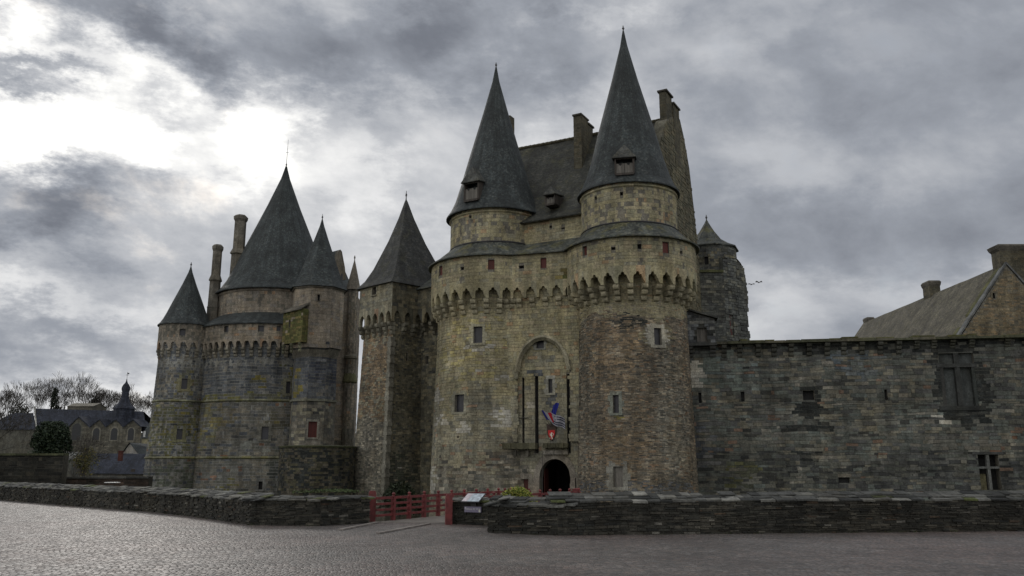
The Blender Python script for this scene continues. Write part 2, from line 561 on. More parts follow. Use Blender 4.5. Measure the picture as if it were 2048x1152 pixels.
def stones(Mm, surf, u0, u1, z0, z1, rh, ww, colfn, holes=(), dep=(.01, .035), gap=.012, rng=None, ragged=0, sides=True, wave=0.0, topfn=None):
    z = z0; row = 0
    while z < z1 - .02:
        h = rng.uniform(*rh)
        if z + h > z1 - rh[0] * .6: h = z1 - z
        u = u0 - rng.uniform(0, ww[0]) if row % 2 else u0
        while u < u1:
            wd = rng.uniform(*ww) * (1.25 if rng.random() < .1 else 1)
            a, b_ = max(u, u0), min(u + wd, u1); u += wd
            if b_ - a < .05: continue
            if u1 - b_ < .08: b_ = u1; u = u1
            segs = [(a, b_)]
            for hh in holes:
                if hh[2] - .01 < z + h and hh[3] + .01 > z:
                    ns = []
                    for (p, q) in segs:
                        if q <= hh[0] or p >= hh[1]: ns.append((p, q)); continue
                        if p < hh[0]: ns.append((p, hh[0]))
                        if q > hh[1]: ns.append((hh[1], q))
                    segs = ns
            for (p, q) in segs:
                if q - p < .04: continue
                if topfn and z + h > topfn((p + q) / 2): continue
                c = colfn((p + q) / 2, z + h / 2, rng)
                if c is None: continue
                d = rng.uniform(*dep)
                g = gap * .5; jz = h * .06
                wv = wave * noise.noise(Vector((p * .5, z * .9, 1.7))) if wave else 0
                wv2 = wave * noise.noise(Vector((q * .5, z * .9, 1.7))) if wave else 0
                F = [surf.pt(p + g, z + g + wv + rng.uniform(0, jz), d + rng.uniform(-.004, .004)), surf.pt(q - g, z + g + wv2 + rng.uniform(0, jz), d),
                     surf.pt(q - g, z + h - g + wv2 - rng.uniform(0, jz), d), surf.pt(p + g, z + h - g + wv - rng.uniform(0, jz), d)]
                Mm.poly(F, c)
                if sides:
                    B = [surf.pt(p + g, z + g + wv, -.01), surf.pt(q - g, z + g + wv2, -.01), surf.pt(q - g, z + h - g + wv2, -.01), surf.pt(p + g, z + h - g + wv, -.01)]
                    for k in range(4):
                        Mm.poly([F[(k + 1) % 4], F[k], B[k], B[(k + 1) % 4]], c)
        z += h; row += 1


# ------------------------------------------------------------------ palettes
def pal(lst, sd_=.14):
    tot = sum(w_ for w_, c in lst)

    def f(rng):
        x = rng.random() * tot
        for w_, c in lst:
            x -= w_
            if x <= 0: break
        k = math.exp(rng.gauss(0, sd_))
        return (c[0] * k, c[1] * k, c[2] * k)
    return f


ASH = pal([(4, (0.285, 0.257, 0.159)), (3, (0.269, 0.245, 0.159)), (2.4, (0.312, 0.274, 0.180)), (1.4, (0.253, 0.238, 0.170)), (.35, (0.302, 0.220, 0.133)), (.8, (0.242, 0.231, 0.154))], .06)
ASHG = pal([(3, (0.230, 0.215, 0.157)), (2, (0.207, 0.198, 0.151)), (1.5, (0.252, 0.231, 0.167)), (.8, (0.179, 0.176, 0.146)), (.25, (0.258, 0.182, 0.124))], .09)
ASHPINK = pal([(4, (0.253, 0.220, 0.176)), (3, (0.236, 0.207, 0.168)), (1.5, (0.269, 0.229, 0.176)), (1.2, (0.218, 0.200, 0.176)), (.12, (0.280, 0.193, 0.127))], .06)
SCHIST = pal([(3, (0.125, 0.110, 0.087)), (3, (0.169, 0.144, 0.109)), (2, (0.212, 0.180, 0.132)), (1.2, (0.087, 0.082, 0.071)), (.8, (0.262, 0.222, 0.161)), (.8, (0.218, 0.150, 0.098))], .16)
SCHISTO = pal([(3, (0.231, 0.173, 0.110)), (2, (0.201, 0.154, 0.104)), (1.6, (0.158, 0.128, 0.095)), (.8, (0.115, 0.101, 0.081)), (1, (0.261, 0.208, 0.139))], .14)
SCHISTG = pal([(3, (0.136, 0.130, 0.106)), (3, (0.181, 0.167, 0.136)), (2, (0.227, 0.208, 0.165)), (1.2, (0.097, 0.095, 0.083)), (.7, (0.278, 0.254, 0.200))], .16)
BLUEG = pal([(3, (0.087, 0.095, 0.105)), (3, (0.106, 0.112, 0.119)), (1.6, (0.129, 0.129, 0.127)), (1.2, (0.067, 0.073, 0.080)), (.5, (0.157, 0.148, 0.129))], .13)
CHG = mat_plain('dark_leaded_glass', (.012, .013, .016), .5, .2)
GREYM = pal([(3, (0.123, 0.120, 0.103)), (3, (0.152, 0.141, 0.117)), (2, (0.103, 0.102, 0.093)), (1.2, (0.174, 0.158, 0.126)), (.5, (0.067, 0.067, 0.063)), (.2, (0.146, 0.086, 0.057))], .13)
CURT = pal([(3, (0.099, 0.106, 0.094)), (3, (0.127, 0.126, 0.108)), (2, (0.081, 0.082, 0.079)), (2, (0.152, 0.142, 0.111)), (1, (0.109, 0.122, 0.111)), (.5, (0.054, 0.055, 0.050)), (.3, (0.158, 0.109, 0.081)), (.4, (0.193, 0.180, 0.151))], .15)
DARKS = pal([(3, (.024, .027, .026)), (2, (.036, .038, .035)), (1, (.055, .056, .05))], .2)
LOWW = pal([(4, (.030, .030, .025)), (3, (.043, .041, .034)), (1.6, (.06, .056, .045)), (1, (.022, .023, .021)), (.25, (.12, .115, .10)), (.15, (.07, .05, .035))], .2)
WHITEB = pal([(1, (.36, .345, .30))], .08)
WHITEM = pal([(2, (.36, .345, .30)), (1, (.24, .225, .165))], .08)
MOSSY = pal([(2, (.085, .09, .03)), (2, (.12, .11, .04)), (1, (.15, .125, .05))], .2)
YELLOWL = pal([(2, (.17, .145, .045)), (1, (.14, .125, .05)), (1.2, (.10, .10, .075))], .15)
GABL = pal([(3, (.13, .12, .08)), (2, (.11, .105, .072)), (1, (.155, .135, .09))], .12)
MORT = (.15, .14, .115)
MORTD = (.06, .057, .048)


def nz(u, z, s=1.0, o=0.0):
    return noise.noise(Vector((u * s + o, z * s, o * 1.7)))


class Patch:
    """stain or repair of its own shape: centre and half-size on the wall, palette, chance"""
    def __init__(s, surf, px0, py0, px1, py1, palette, prob=1.0, edge=.35):
        a = surf.pix(px0, py0); b_ = surf.pix(px1, py1)
        s.u, s.z = (a[0] + b_[0]) / 2, (a[1] + b_[1]) / 2
        s.ru, s.rz = abs(b_[0] - a[0]) / 2 + .01, abs(b_[1] - a[1]) / 2 + .01
        s.p = palette; s.prob = prob; s.e = edge

    def hit(s, u, z, rng):
        q = ((u - s.u) / s.ru) ** 2 + ((z - s.z) / s.rz) ** 2
        q += s.e * nz(u, z, 1.6, s.u) * 2
        if s.prob >= 1: return q < 1.0
        return q < 1.35 and rng.random() < s.prob * min(1, max(0, (1.35 - q) / .7))


def colmix(base, patches=()):
    def f(u, z, rng):
        for p in reversed(patches):
            if p.hit(u, z, rng): return p.p(rng)
        return base(u, z, rng)
    return f


def P_(palette):
    return lambda u, z, rng: palette(rng)


# ------------------------------------------------------------------ builders
def px_hole(surf, x0, y0, x1, y1, rv=.4):
    ym, xm = (y0 + y1) / 2, (x0 + x1) / 2
    ua, ub = surf.pix(x0, ym)[0], surf.pix(x1, ym)[0]
    za, zb = surf.pix(xm, y1)[1], surf.pix(xm, y0)[1]
    return (ua, ub, za, zb, rv)


def window(parent, surf, h, mat=GLASS, frame=.16, col=(.24, .225, .185), name='window', sill=True, mull=None, rv=.22, proud=.05, label=None):
    m = M()
    a, b_, c, d = h[:4]
    sbox(m, surf, a, b_, c, d, -rv - .05, -rv)
    o = m.build(name, mat, parent, label=label)
    if frame or mull:
        f = M(); rng = random.Random(int(abs(a) * 1000 + c * 77))
        if frame:
            k = frame
            sbox(f, surf, a - k, b_ + k, d, d + k * 1.25, -.02, proud, jc(col, rng))
            if sill: sbox(f, surf, a - k * 1.1, b_ + k * 1.1, c - k * .8, c, -.02, proud + .05, jc(col, rng))
            nb = max(1, round((d - c) / .38)); hh = (d - c) / nb
            for q in range(nb):
                for (s0, sg) in ((a, -1), (b_, 1)):
                    ww = k * (1.0 if (q + (sg > 0)) % 2 else 1.7)
                    uu = sorted((s0, s0 + sg * ww))
                    sbox(f, surf, uu[0], uu[1], c + q * hh + .006, c + (q + 1) * hh - .006, -.02, proud - .012 * ((q + (sg > 0)) % 2), jc(col, rng))
        if mull:
            mu, mz = mull
            for x in mu: sbox(f, surf, a + (b_ - a) * x - .06, a + (b_ - a) * x + .06, c, d, -rv + .003, -rv + .14, col)
            for zz in mz: sbox(f, surf, a, b_, c + (d - c) * zz - .06, c + (d - c) * zz + .06, -rv + .005, -rv + .13, col)
        f.build('window_frame', MASON, o)
    return o


def jc(c, rng, s=.1):
    k = math.exp(rng.gauss(0, s)); return (c[0] * k, c[1] * k, c[2] * k)


def arch_panel(Mm, surf, u0, u1, nb, zlow, zs, za, ztop, a, thick, rng, palt, style='trefoil'):
    """lower edge of a projecting parapet: nb openings between u0 and u1. zlow corbel top, zs springing, za apex"""
    wd = (u1 - u0) / nb
    for k in range(nb):
        uc = u0 + (k + .5) * wd; aa = min(a, wd * .42)
        xs = [-wd / 2, -aa]; n = 18
        for q in range(n + 1): xs.append(-aa + 2 * aa * q / n)
        xs += [wd / 2]
        xs = sorted(xs)

        def zb(x, aa=aa):
            t = abs(x) / aa
            if style == 'trefoil':
                if t > .42: return zs + (za - zs) * .52 * sqrt(max(0, 1 - ((t - .42) / .58) ** 3))
                return zs + (za - zs) * (.62 + .38 * max(0, 1 - (t / .42) ** 2.4) ** .5)
            if style == 'pointed': return zs + (za - zs) * (1 - t ** 1.7) ** .8 if t < 1 else zs
            return zs + (za - zs) * (1 - t ** 3.5) if t < 1 else zs
        c1, c2, c3 = palt(rng), palt(rng), palt(rng)
        prev = None
        for i, x in enumerate(xs):
            inside = abs(x) < aa - 1e-6 or (i >= 2 and i <= len(xs) - 3 + 0)
            z = zb(min(max(x, -aa), aa)) if abs(x) < aa + 1e-6 and 1 < i < len(xs) - 1 else zlow
            if i == 1: z = zlow
            cur = (uc + x, z)
            if prev is not None:
                (pu, pz), (cu, cz) = prev, cur
                c = c1 if x < -aa * .3 else (c2 if x > aa * .3 + .01 else c3)
                if abs(cu - pu) > 1e-5:
                    Mm.poly([surf.pt(pu, pz, .02), surf.pt(cu, cz, .02), surf.pt(cu, ztop, .02), surf.pt(pu, ztop, .02)], c)
                    Mm.poly([surf.pt(cu, cz, -thick), surf.pt(pu, pz, -thick), surf.pt(pu, ztop, -thick), surf.pt(cu, ztop, -thick)], c)
                Mm.poly([surf.pt(pu, pz, -thick), surf.pt(cu, cz, -thick), surf.pt(cu, cz, .02), surf.pt(pu, pz, .02)], c)
            prev = cur
        # closing jamb at right of opening is produced by xs order; corbel-top face continues


def corbel_mesh(H, Dp, wd, rng, col, tiers=3):
    """stepped rounded corbel, local: +Y outwards, origin at wall face, bottom z=0"""
    m = M()
    hh = H / tiers
    for k in range(tiers):
        d = Dp * (k + 1) / tiers * rng.uniform(.88, 1.04); z0 = k * hh + .012; z1 = (k + 1) * hh
        prof = [(-.1, z0), (d - hh * .42, z0), (d - hh * .14, z0 + hh * .16), (d, z0 + hh * .48), (d, z1 - .02), (-.1, z1 - .02)]
        L = [Vector((-wd / 2, y, z)) for y, z in prof]; R = [Vector((wd / 2, y, z)) for y, z in prof]
        c = jc(col, rng, .12)
        m.poly(L, c); m.poly(R[::-1], c)
        for i in range(len(prof)):
            j = (i + 1) % len(prof)
            m.poly([L[j], L[i], R[i], R[j]], c)
    return m


def place_corbels(parent, surf, us, z0, H, Dp, wd, col, rng):
    first = None
    rl = wloc(parent)
    protos = []
    for i, u in enumerate(us):
        p = surf.pt(u, z0, 0); n = surf.nrm(u); rz = atan2(n.y, n.x) - pi / 2
        loc = p - rl
        if len(protos) < 6:
            m = corbel_mesh(H, Dp, wd, rng, col)
            o = m.build('corbel', MASON, None); o.parent = parent; o.location = loc; o.rotation_euler = (0, 0, rz)
            protos.append(o)
        else: dupl(protos[rng.randrange(6)], parent, loc, rz)


CONEP = [(0, .012), (.10, .075), (.32, .27), (.62, .555), (.80, .72), (.90, .825), (.96, .91), (1, 1)]


def cone_roof(parent, cx, cy, r, ze, za, mat=SLATE, n=56, name='conical_roof', prof=None, jit=.03, finial=True, soffit=.35):
    pr = [(r * b_, za - (za - ze) * a) for a, b_ in (prof or CONEP)]
    pr = pr[::-1]
    full = [(max(r - soffit, .1), ze - .02), (r, ze - .10)] + pr
    m = M(); m.lathe(cx, cy, full, n, jit=jit)
    o = m.build(name, mat, parent, smooth=False)
    if finial:
        f = M(); f.lathe(cx, cy, [(.10, za - .75), (.10, za - .3), (.045, za + .02), (.05, za + .1), (.11, za + .2), (.05, za + .3), (.03, za + .45)], 10)
        f.build('finial', LEAD, parent, smooth=True)
    return o


def dormer(parent, cx, cy, ang_surf, px0, py0, px1, py1, depth=1.2, pyramid=True, sc=1.0, out=.25):
    """small wooden dormer window standing out of a roof; ang_surf = surface on which it is located"""
    h = px_hole(ang_surf, px0, py0, px1, py1)
    a, b_, c, d = h[:4]; u = (a + b_) / 2; wd = (b_ - a)
    p = ang_surf.pt(u, c, 0); n = ang_surf.nrm(u); t = Vector((-n.y, n.x, 0))
    hgt = d - c

    def q(x, y, z): return p + t * x + n * y + Vector((0, 0, z))
    m = M(); hw = wd / 2
    for sx in (-1, 1):  # side cheeks
        P8 = [q(sx * hw - .06, -depth, 0), q(sx * hw + .06, -depth, 0), q(sx * hw + .06, out, 0), q(sx * hw - .06, out, 0),
              q(sx * hw - .06, -depth, hgt * .95), q(sx * hw + .06, -depth, hgt * .95), q(sx * hw + .06, out, hgt * .95), q(sx * hw - .06, out, hgt * .95)]
        m.hexa(P8, (.07, .055, .045))
    P8 = [q(-hw, -depth, -.1), q(hw, -depth, -.1), q(hw, out + .08, -.1), q(-hw, out + .08, -.1), q(-hw, -depth, .06), q(hw, -depth, .06), q(hw, out + .08, .06), q(-hw, out + .08, .06)]
    m.hexa(P8)
    P8 = [q(-hw, out - .1, hgt * .84), q(hw, out - .1, hgt * .84), q(hw, out + .03, hgt * .84), q(-hw, out + .03, hgt * .84), q(-hw, out - .1, hgt * .95), q(hw, out - .1, hgt * .95), q(hw, out + .03, hgt * .95), q(-hw, out + .03, hgt * .95)]
    m.hexa(P8)
    o = m.build('dormer', BROWNW, parent)
    g = M()
    for sx in (-1, 1):
        P8 = [q(min(0, sx * hw * .93) + .015, out - .12, .06), q(max(0, sx * hw * .93) - .015, out - .12, .06), q(max(0, sx * hw * .93) - .015, out - .06, .06), q(min(0, sx * hw * .93) + .015, out - .06, .06)]
        P8 += [v + Vector((0, 0, hgt * .57)) for v in P8[:4]]
        g.hexa(P8)
    g.build('shutter', GREYW, o)
    for sx in (-1, 1):
        k = M(); cc = q(sx * hw * .45, out - .055, hgt * .58); s_ = wd * .10
        k.poly([cc + Vector((0, 0, s_)) + n * .004, cc - t * s_ + n * .004, cc + Vector((0, 0, -s_)) + n * .004, cc + t * s_ + n * .004][::1])
        k.build('shutter_hole', DARK, o)
    r_ = M(); ov = hw * 1.32; zb = hgt * .92; ap = hgt * 1.75
    F0, F1 = q(-ov, out + .22, zb), q(ov, out + .22, zb); B0, B1 = q(-ov, -depth, zb + .25), q(ov, -depth, zb + .25)
    A0, A1 = q(0, out - .15, ap), q(0, -depth * 1.2, ap + .1)
    r_.poly([F0, F1, A0], uv=[(0, 0), (ov * 2, 0), (ov, ov)])
    r_.poly([F1, B1, A1, A0], uv=[(0, 0), (1.5, 0), (1.5, 1), (0, 1)]); r_.poly([B0, F0, A0, A1], uv=[(0, 0), (1.5, 0), (1.5, 1), (0, 1)])
    dn = Vector((0, 0, -.06))
    r_.poly([F1 + dn, F0 + dn, B0 + dn, B1 + dn], uv=[(0, 0)] * 4); r_.poly([F0 + dn, F1 + dn, F1, F0], uv=[(0, 0)] * 4)
    r_.poly([F1 + dn, B1 + dn, B1, F1], uv=[(0, 0)] * 4); r_.poly([B0 + dn, F0 + dn, F0, B0], uv=[(0, 0)] * 4)
    r_.build('dormer_roof', DSLATE, o)
    return o


def ring_course(Mm, surf, u0, u1, z, h, out_, pl, rng, ww=.7):
    u = u0
    while u < u1:
        b_ = min(u1, u + ww * rng.uniform(.7, 1.3))
        c = pl(rng)
        P = [surf.pt(u, z, 0), surf.pt(b_, z, 0), surf.pt(b_, z + h * .35, out_), surf.pt(u, z + h * .35, out_), surf.pt(b_, z + h * .6, out_), surf.pt(u, z + h * .6, out_), surf.pt(b_, z + h, 0), surf.pt(u, z + h, 0)]
        Mm.poly([P[0], P[1], P[2], P[3]], c); Mm.poly([P[3], P[2], P[4], P[5]], c); Mm.poly([P[5], P[4], P[6], P[7]], c)
        u = b_


def rect_stack(parent, pts, z0, z1, pl, rng, name='chimney', cap=True, rh=(.2, .32)):
    """chimney on a plan quadrilateral; pts counter-clockwise"""
    m = M(); n = len(pts)
    for k in range(n):
        A, B = pts[k], pts[(k + 1) % n]
        s_ = Pln(A, B)
        grid_wall(m, s_, 0, s_.len, z0, z1, du=2, dz=3, col=(.12, .11, .09))
        stones(m, s_, 0, s_.len, z0, z1, rh, (.3, .6), P_(pl), rng=rng, dep=(.004, .012), sides=False)
    m.poly([Vector((p[0], p[1], z1)) for p in pts], (.1, .1, .09))
    if cap:
        cx = sum(p[0] for p in pts) / n; cy = sum(p[1] for p in pts) / n

        def sc_(f, z): return [Vector((cx + (p[0] - cx) * f, cy + (p[1] - cy) * f, z)) for p in pts]
        lo, hi, top = sc_(1.12, z1 - .35), sc_(1.2, z1 - .05), sc_(1.0, z1 + .12)
        base = sc_(1.0, z1 - .55)
        for a, b_ in ((base, lo), (lo, hi), (hi, top)):
            for k in range(n): m.poly([a[k], a[(k + 1) % n], b_[(k + 1) % n], b_[k]], jc((.085, .078, .066), rng))
        m.poly(top, (.06, .06, .05))
    return m.build(name, MASON, parent)

# ================================================================== GROUND
def prism(Mm, pts, z0, z1, col=(.2, .2, .2), bottom=False):
    n = len(pts)
    Mm.poly([Vector((p[0], p[1], z1)) for p in pts], col)
    for k in range(n):
        a, b_ = pts[k], pts[(k + 1) % n]
        Mm.poly([Vector((a[0], a[1], z0)), Vector((b_[0], b_[1], z0)), Vector((b_[0], b_[1], z1)), Vector((a[0], a[1], z1))], col)


def g2(px, py): v = gnd(px, py); return (v.x, v.y)


WL = [g2(0, 1000), g2(148, 1012), g2(278, 1022), g2(371, 1031), g2(501, 1050)]      # left low wall, foot of its face
dl = Vector((WL[0][0] - WL[1][0], WL[0][1] - WL[1][1])).normalized()
WL = [(WL[0][0] + dl.x * 22, WL[0][1] + dl.y * 22)] + WL
WL2 = [WL[-1], g2(640, 1052), g2(738, 1046)]
WRA = [g2(903, 1048), g2(980, 1051)]
WRB = [(g2(980, 1065)[0], WRA[1][1] + .1), g2(978, 1065), g2(1115, 1071), g2(1400, 1068), g2(2048, 1062)]
dr = Vector((WRB[-1][0] - WRB[-2][0], WRB[-1][1] - WRB[-2][1])).normalized()
WRB.append((WRB[-1][0] + dr.x * 14, WRB[-1][1] + dr.y * 14))

m = M()
m.poly([Vector((-1800, -600, -4.2)), Vector((1800, -600, -4.2)), Vector((1800, 3000, -4.2)), Vector((-1800, 3000, -4.2))])
tagm(m.build('ground', GRASS), kind='structure')
m = M()
edge = [(p[0], p[1] + .25) for p in WL] + [(p[0], p[1] + .25) for p in WL2[1:]] + [(p[0], p[1] + .25) for p in WRA] + [(p[0], p[1] + .25) for p in WRB[2:]]
edge[len(WL) + 2 - 1] = (WL2[-1][0], WL2[-1][1] + .25)
prism(m, [(-160, -120), (160, -120), (160, edge[-1][1] + 3)] + edge[::-1] + [(-160, edge[0][1] + 60)], -4.2, 0.0)
tagm(m.build('plaza', COBBLE), kind='structure')


def low_wall(name, label, pts, hts, rng, group=None, cop=.5, steep=.16, rows=3):
    cx, cy = pts[len(pts) // 2]
    t = thing(name, label, 'low wall', (cx, cy, 0), group)
    m = M(); c = M()
    for k in range(len(pts) - 1):
        s_ = Pln(pts[k], pts[k + 1])
        if s_.len < .05: continue
        h = hts[k] if isinstance(hts, (list, tuple)) else hts
        # masonry core and rough face of thin slabs
        sbox(m, s_, 0, s_.len, -.6, h - .06, -.5, 0, MORTD)
        stones(m, s_, 0, s_.len, 0, h - .03, (.035, .085), (.12, .40), colmix(P_(LOWW)), rng=rng, dep=(.0, .07), gap=.016, wave=.05)
        # coping of overlapping slate slabs laid to fall towards the front
        for r_ in range(rows):
            u = -.1 - rng.uniform(0, .3)
            while u < s_.len + .05:
                wd = rng.uniform(.25, .7); a, b_ = u + .006, u + wd - .012; u += wd
                if rng.random() < .06: continue
                o0 = .09 - r_ * cop / rows; o1 = o0 - cop / rows - .14
                z0 = h + r_ * steep / rows + rng.uniform(-.01, .02); z1 = z0 + steep / rows + rng.uniform(-.01, .02)
                th = rng.uniform(.025, .06); j = rng.uniform(-.06, .05)
                v = rng.random()
                col = (.035, .037, .036) if v < .3 else ((.07, .072, .068) if v < .65 else ((.115, .115, .105) if v < .92 else (.19, .19, .175)))
                if v < .05: col = (.06, .07, .025)
                tl = rng.uniform(-.015, .015)
                P8 = [s_.pt(a, z0 - th, o0 + j), s_.pt(b_, z0 - th + tl, o0 + j * .3), s_.pt(b_, z1 - th + tl, o1), s_.pt(a, z1 - th, o1),
                      s_.pt(a, z0, o0 + j), s_.pt(b_, z0 + tl, o0 + j * .3), s_.pt(b_, z1 + tl, o1), s_.pt(a, z1, o1)]
                c.hexa(P8, jc(col, rng, .2))
    m.build('wall_face', MASON, t)
    c.build('coping', MASON, t)
    return t


rg = random.Random(11)
low_wall('low_wall', 'long low slate wall curving away on the left in front of the broad tower', WL, .80, rg, cop=.66, steep=.2, rows=4)
low_wall('low_wall', 'short dark low slate wall between the left bend and the red bridge railing', WL2, .84, rg, cop=.5, steep=.08)
low_wall('low_wall', 'short low slate wall beside the red gate post, carrying the two information panels', WRA, .78, rg, cop=.45, steep=.08)
low_wall('low_wall', 'long low slate wall crossing the right half of the plaza, with a projecting corner', WRB, [.78, .80, .93, .93, .93], rg, cop=.55, steep=.2)

# pale kerbs and the sill in front of the bridge
m = M()
for (a, b_, wd) in (((686, 1061), (760, 1046), .16), ((760, 1068), (862, 1049), .12)):
    A, B = gnd(*a), gnd(*b_); d = (B - A); L = d.length; d.normalize(); n = Vector((-d.y, d.x, 0))
    P8 = [A, B, B + n * wd, A + n * wd]; m.hexa([p + Vector((0, 0, .004)) for p in P8] + [p + Vector((0, 0, .045)) for p in P8], (.2, .18, .16))
tagm(m.build('kerb', CONC), kind='structure')

# ================================================================== FOOTBRIDGE with red railings
A0 = gnd(752, 1044); K0b = Vector((-.6, 38.6, 0)); B0 = Vector((1.2, 60.6, -.5))
A1 = gnd(897, 1048); K1b = Vector((1.15, 35.4, 0)); E1 = Vector((2.95, 38.2, 0)); B1 = Vector((4.2, 59.9, -.5))
t = thing('footbridge', 'narrow timber footbridge leading over the moat to the arched gate', 'bridge', (1.5, 40, 0))
m = M(); off3 = Vector((0, 0, .285))
for quad in ([A0 + Vector((-.1, -.3, -.28)), A1 + Vector((.1, .6, -.28)), K1b + Vector((.1, 0, -.28)), K0b + Vector((-.1, 0, -.28))],
             [K0b + Vector((-.1, 0, -.28)), K1b + Vector((.1, 0, -.28)), E1 + Vector((.1, 0, -.28)), K0b.lerp(B0, .12) + Vector((-.1, 0, -.28))],
             [K0b.lerp(B0, .12) + Vector((-.1, 0, -.28)), E1 + Vector((.1, 0, -.28)), B1 + Vector((.2, .4, -.28)), B0 + Vector((-.2, .4, -.28))]):
    m.hexa(quad + [p + off3 for p in quad], (.2, .2, .2))
m.build('deck', mat_plain('bridge_planks', (.14, .125, .11), .75, .25, 2), t)
for f in (.02, .5):
    b_ = M(); c = K0b.lerp(B0, f); d = E1.lerp(B1, f)
    b_.hexa([c + Vector((.2, -.5, -4)), d + Vector((-.2, -.5, -4)), d + Vector((-.2, .5, -4)), c + Vector((.2, .5, -4)),
             c + Vector((.2, -.5, -.3)), d + Vector((-.2, -.5, -.3)), d + Vector((-.2, .5, -.3)), c + Vector((.2, .5, -.3))], (.12, .11, .095))
    b_.build('pier', MASON, t)


def railing(pts, label, gaps):
    t = thing('railing', label, 'railing', pts[0], 'red timber railings of the bridge')
    first = None
    for A, B, gap_ in zip(pts, pts[1:], gaps):
        d = B - A; dn = d.normalized(); n = max(2, round(d.length / gap_)); rz = atan2(dn.y, dn.x)
        for k, zz in enumerate((.80, .60, .40, .21)):
            m = M(); hh = .04 if k else .045; P8 = []
            for z_ in (zz - hh, zz + hh):
                for (p, sgn) in ((A, -1), (B, -1), (B, 1), (A, 1)): P8.append(p + Vector((-dn.y, dn.x, 0)) * .03 * sgn + Vector((0, 0, z_)))
            m.hexa(P8); m.build('rail', REDP, t)
        for k in range(1, n + 1):
            p = A + d * (k / n)
            if first is None:
                m = M(); m.box((0, 0, .42), (.13, .13, .86)); m.lathe(0, 0, [(.06, .85), (.035, .875), (.06, .90), (.068, .93), (.05, .965), (.0, .985)], 10)
                first = m.build('post', REDP, None); first.parent = t; first.location = p - pts[0]; first.rotation_euler = (0, 0, rz)
            else: dupl(first, t, p - pts[0], rz)
    return t


railing([A0, K0b, B0 + Vector((0, -.4, 0))], 'long red timber railing on the left side of the bridge, open to view', (1.0, 3.2))
railing([A1 + Vector((.1, .4, 0)), K1b, E1, B1 + Vector((0, -.4, 0))], 'red railing on the right side of the bridge, mostly hidden behind the low wall', (1.0, .95, 3.6))
for (p, lab, hh, sz) in ((gnd(743, 1043), 'thick square red gate post at the left end of the bridge', 1.0, .26), (gnd(897, 1049), 'square red post standing at the right entrance of the bridge beside the low wall', .93, .22)):
    m = M(); m.box((p.x, p.y, hh / 2), (sz, sz, hh), ax=.2)
    m.box((p.x, p.y, hh + .025), (sz * .8, sz * .8, .05), ax=.2)
    tagm(m.build('gate_post', REDP), lab, 'post')
m = M(); pp = gnd(757, 1043)
for k in range(1): pass

# ================================================================== GATEHOUSE
rg = random.Random(5)
T1c, T2c = (-1.35, 65.5), (8.7, 60.0)
ux, uy = (T2c[0] - T1c[0]), (T2c[1] - T1c[1]); LL = sqrt(ux * ux + uy * uy); U = Vector((ux / LL, uy / LL)); Nn = Vector((U.y, -U.x))


def fac(s_, k): v = Vector(T1c) + U * s_ + Nn * k; return (v.x, v.y)


ZE = 17.4        # parapet eave
ZA0, ZA1 = 14.08, 15.02   # corbel top, arch apex
ZC = 12.98       # corbel foot


def lin(z, z0, r0, z1, r1):
    t_ = min(max((z - z0) / (z1 - z0), -.5), 1); return r0 + (r1 - r0) * t_


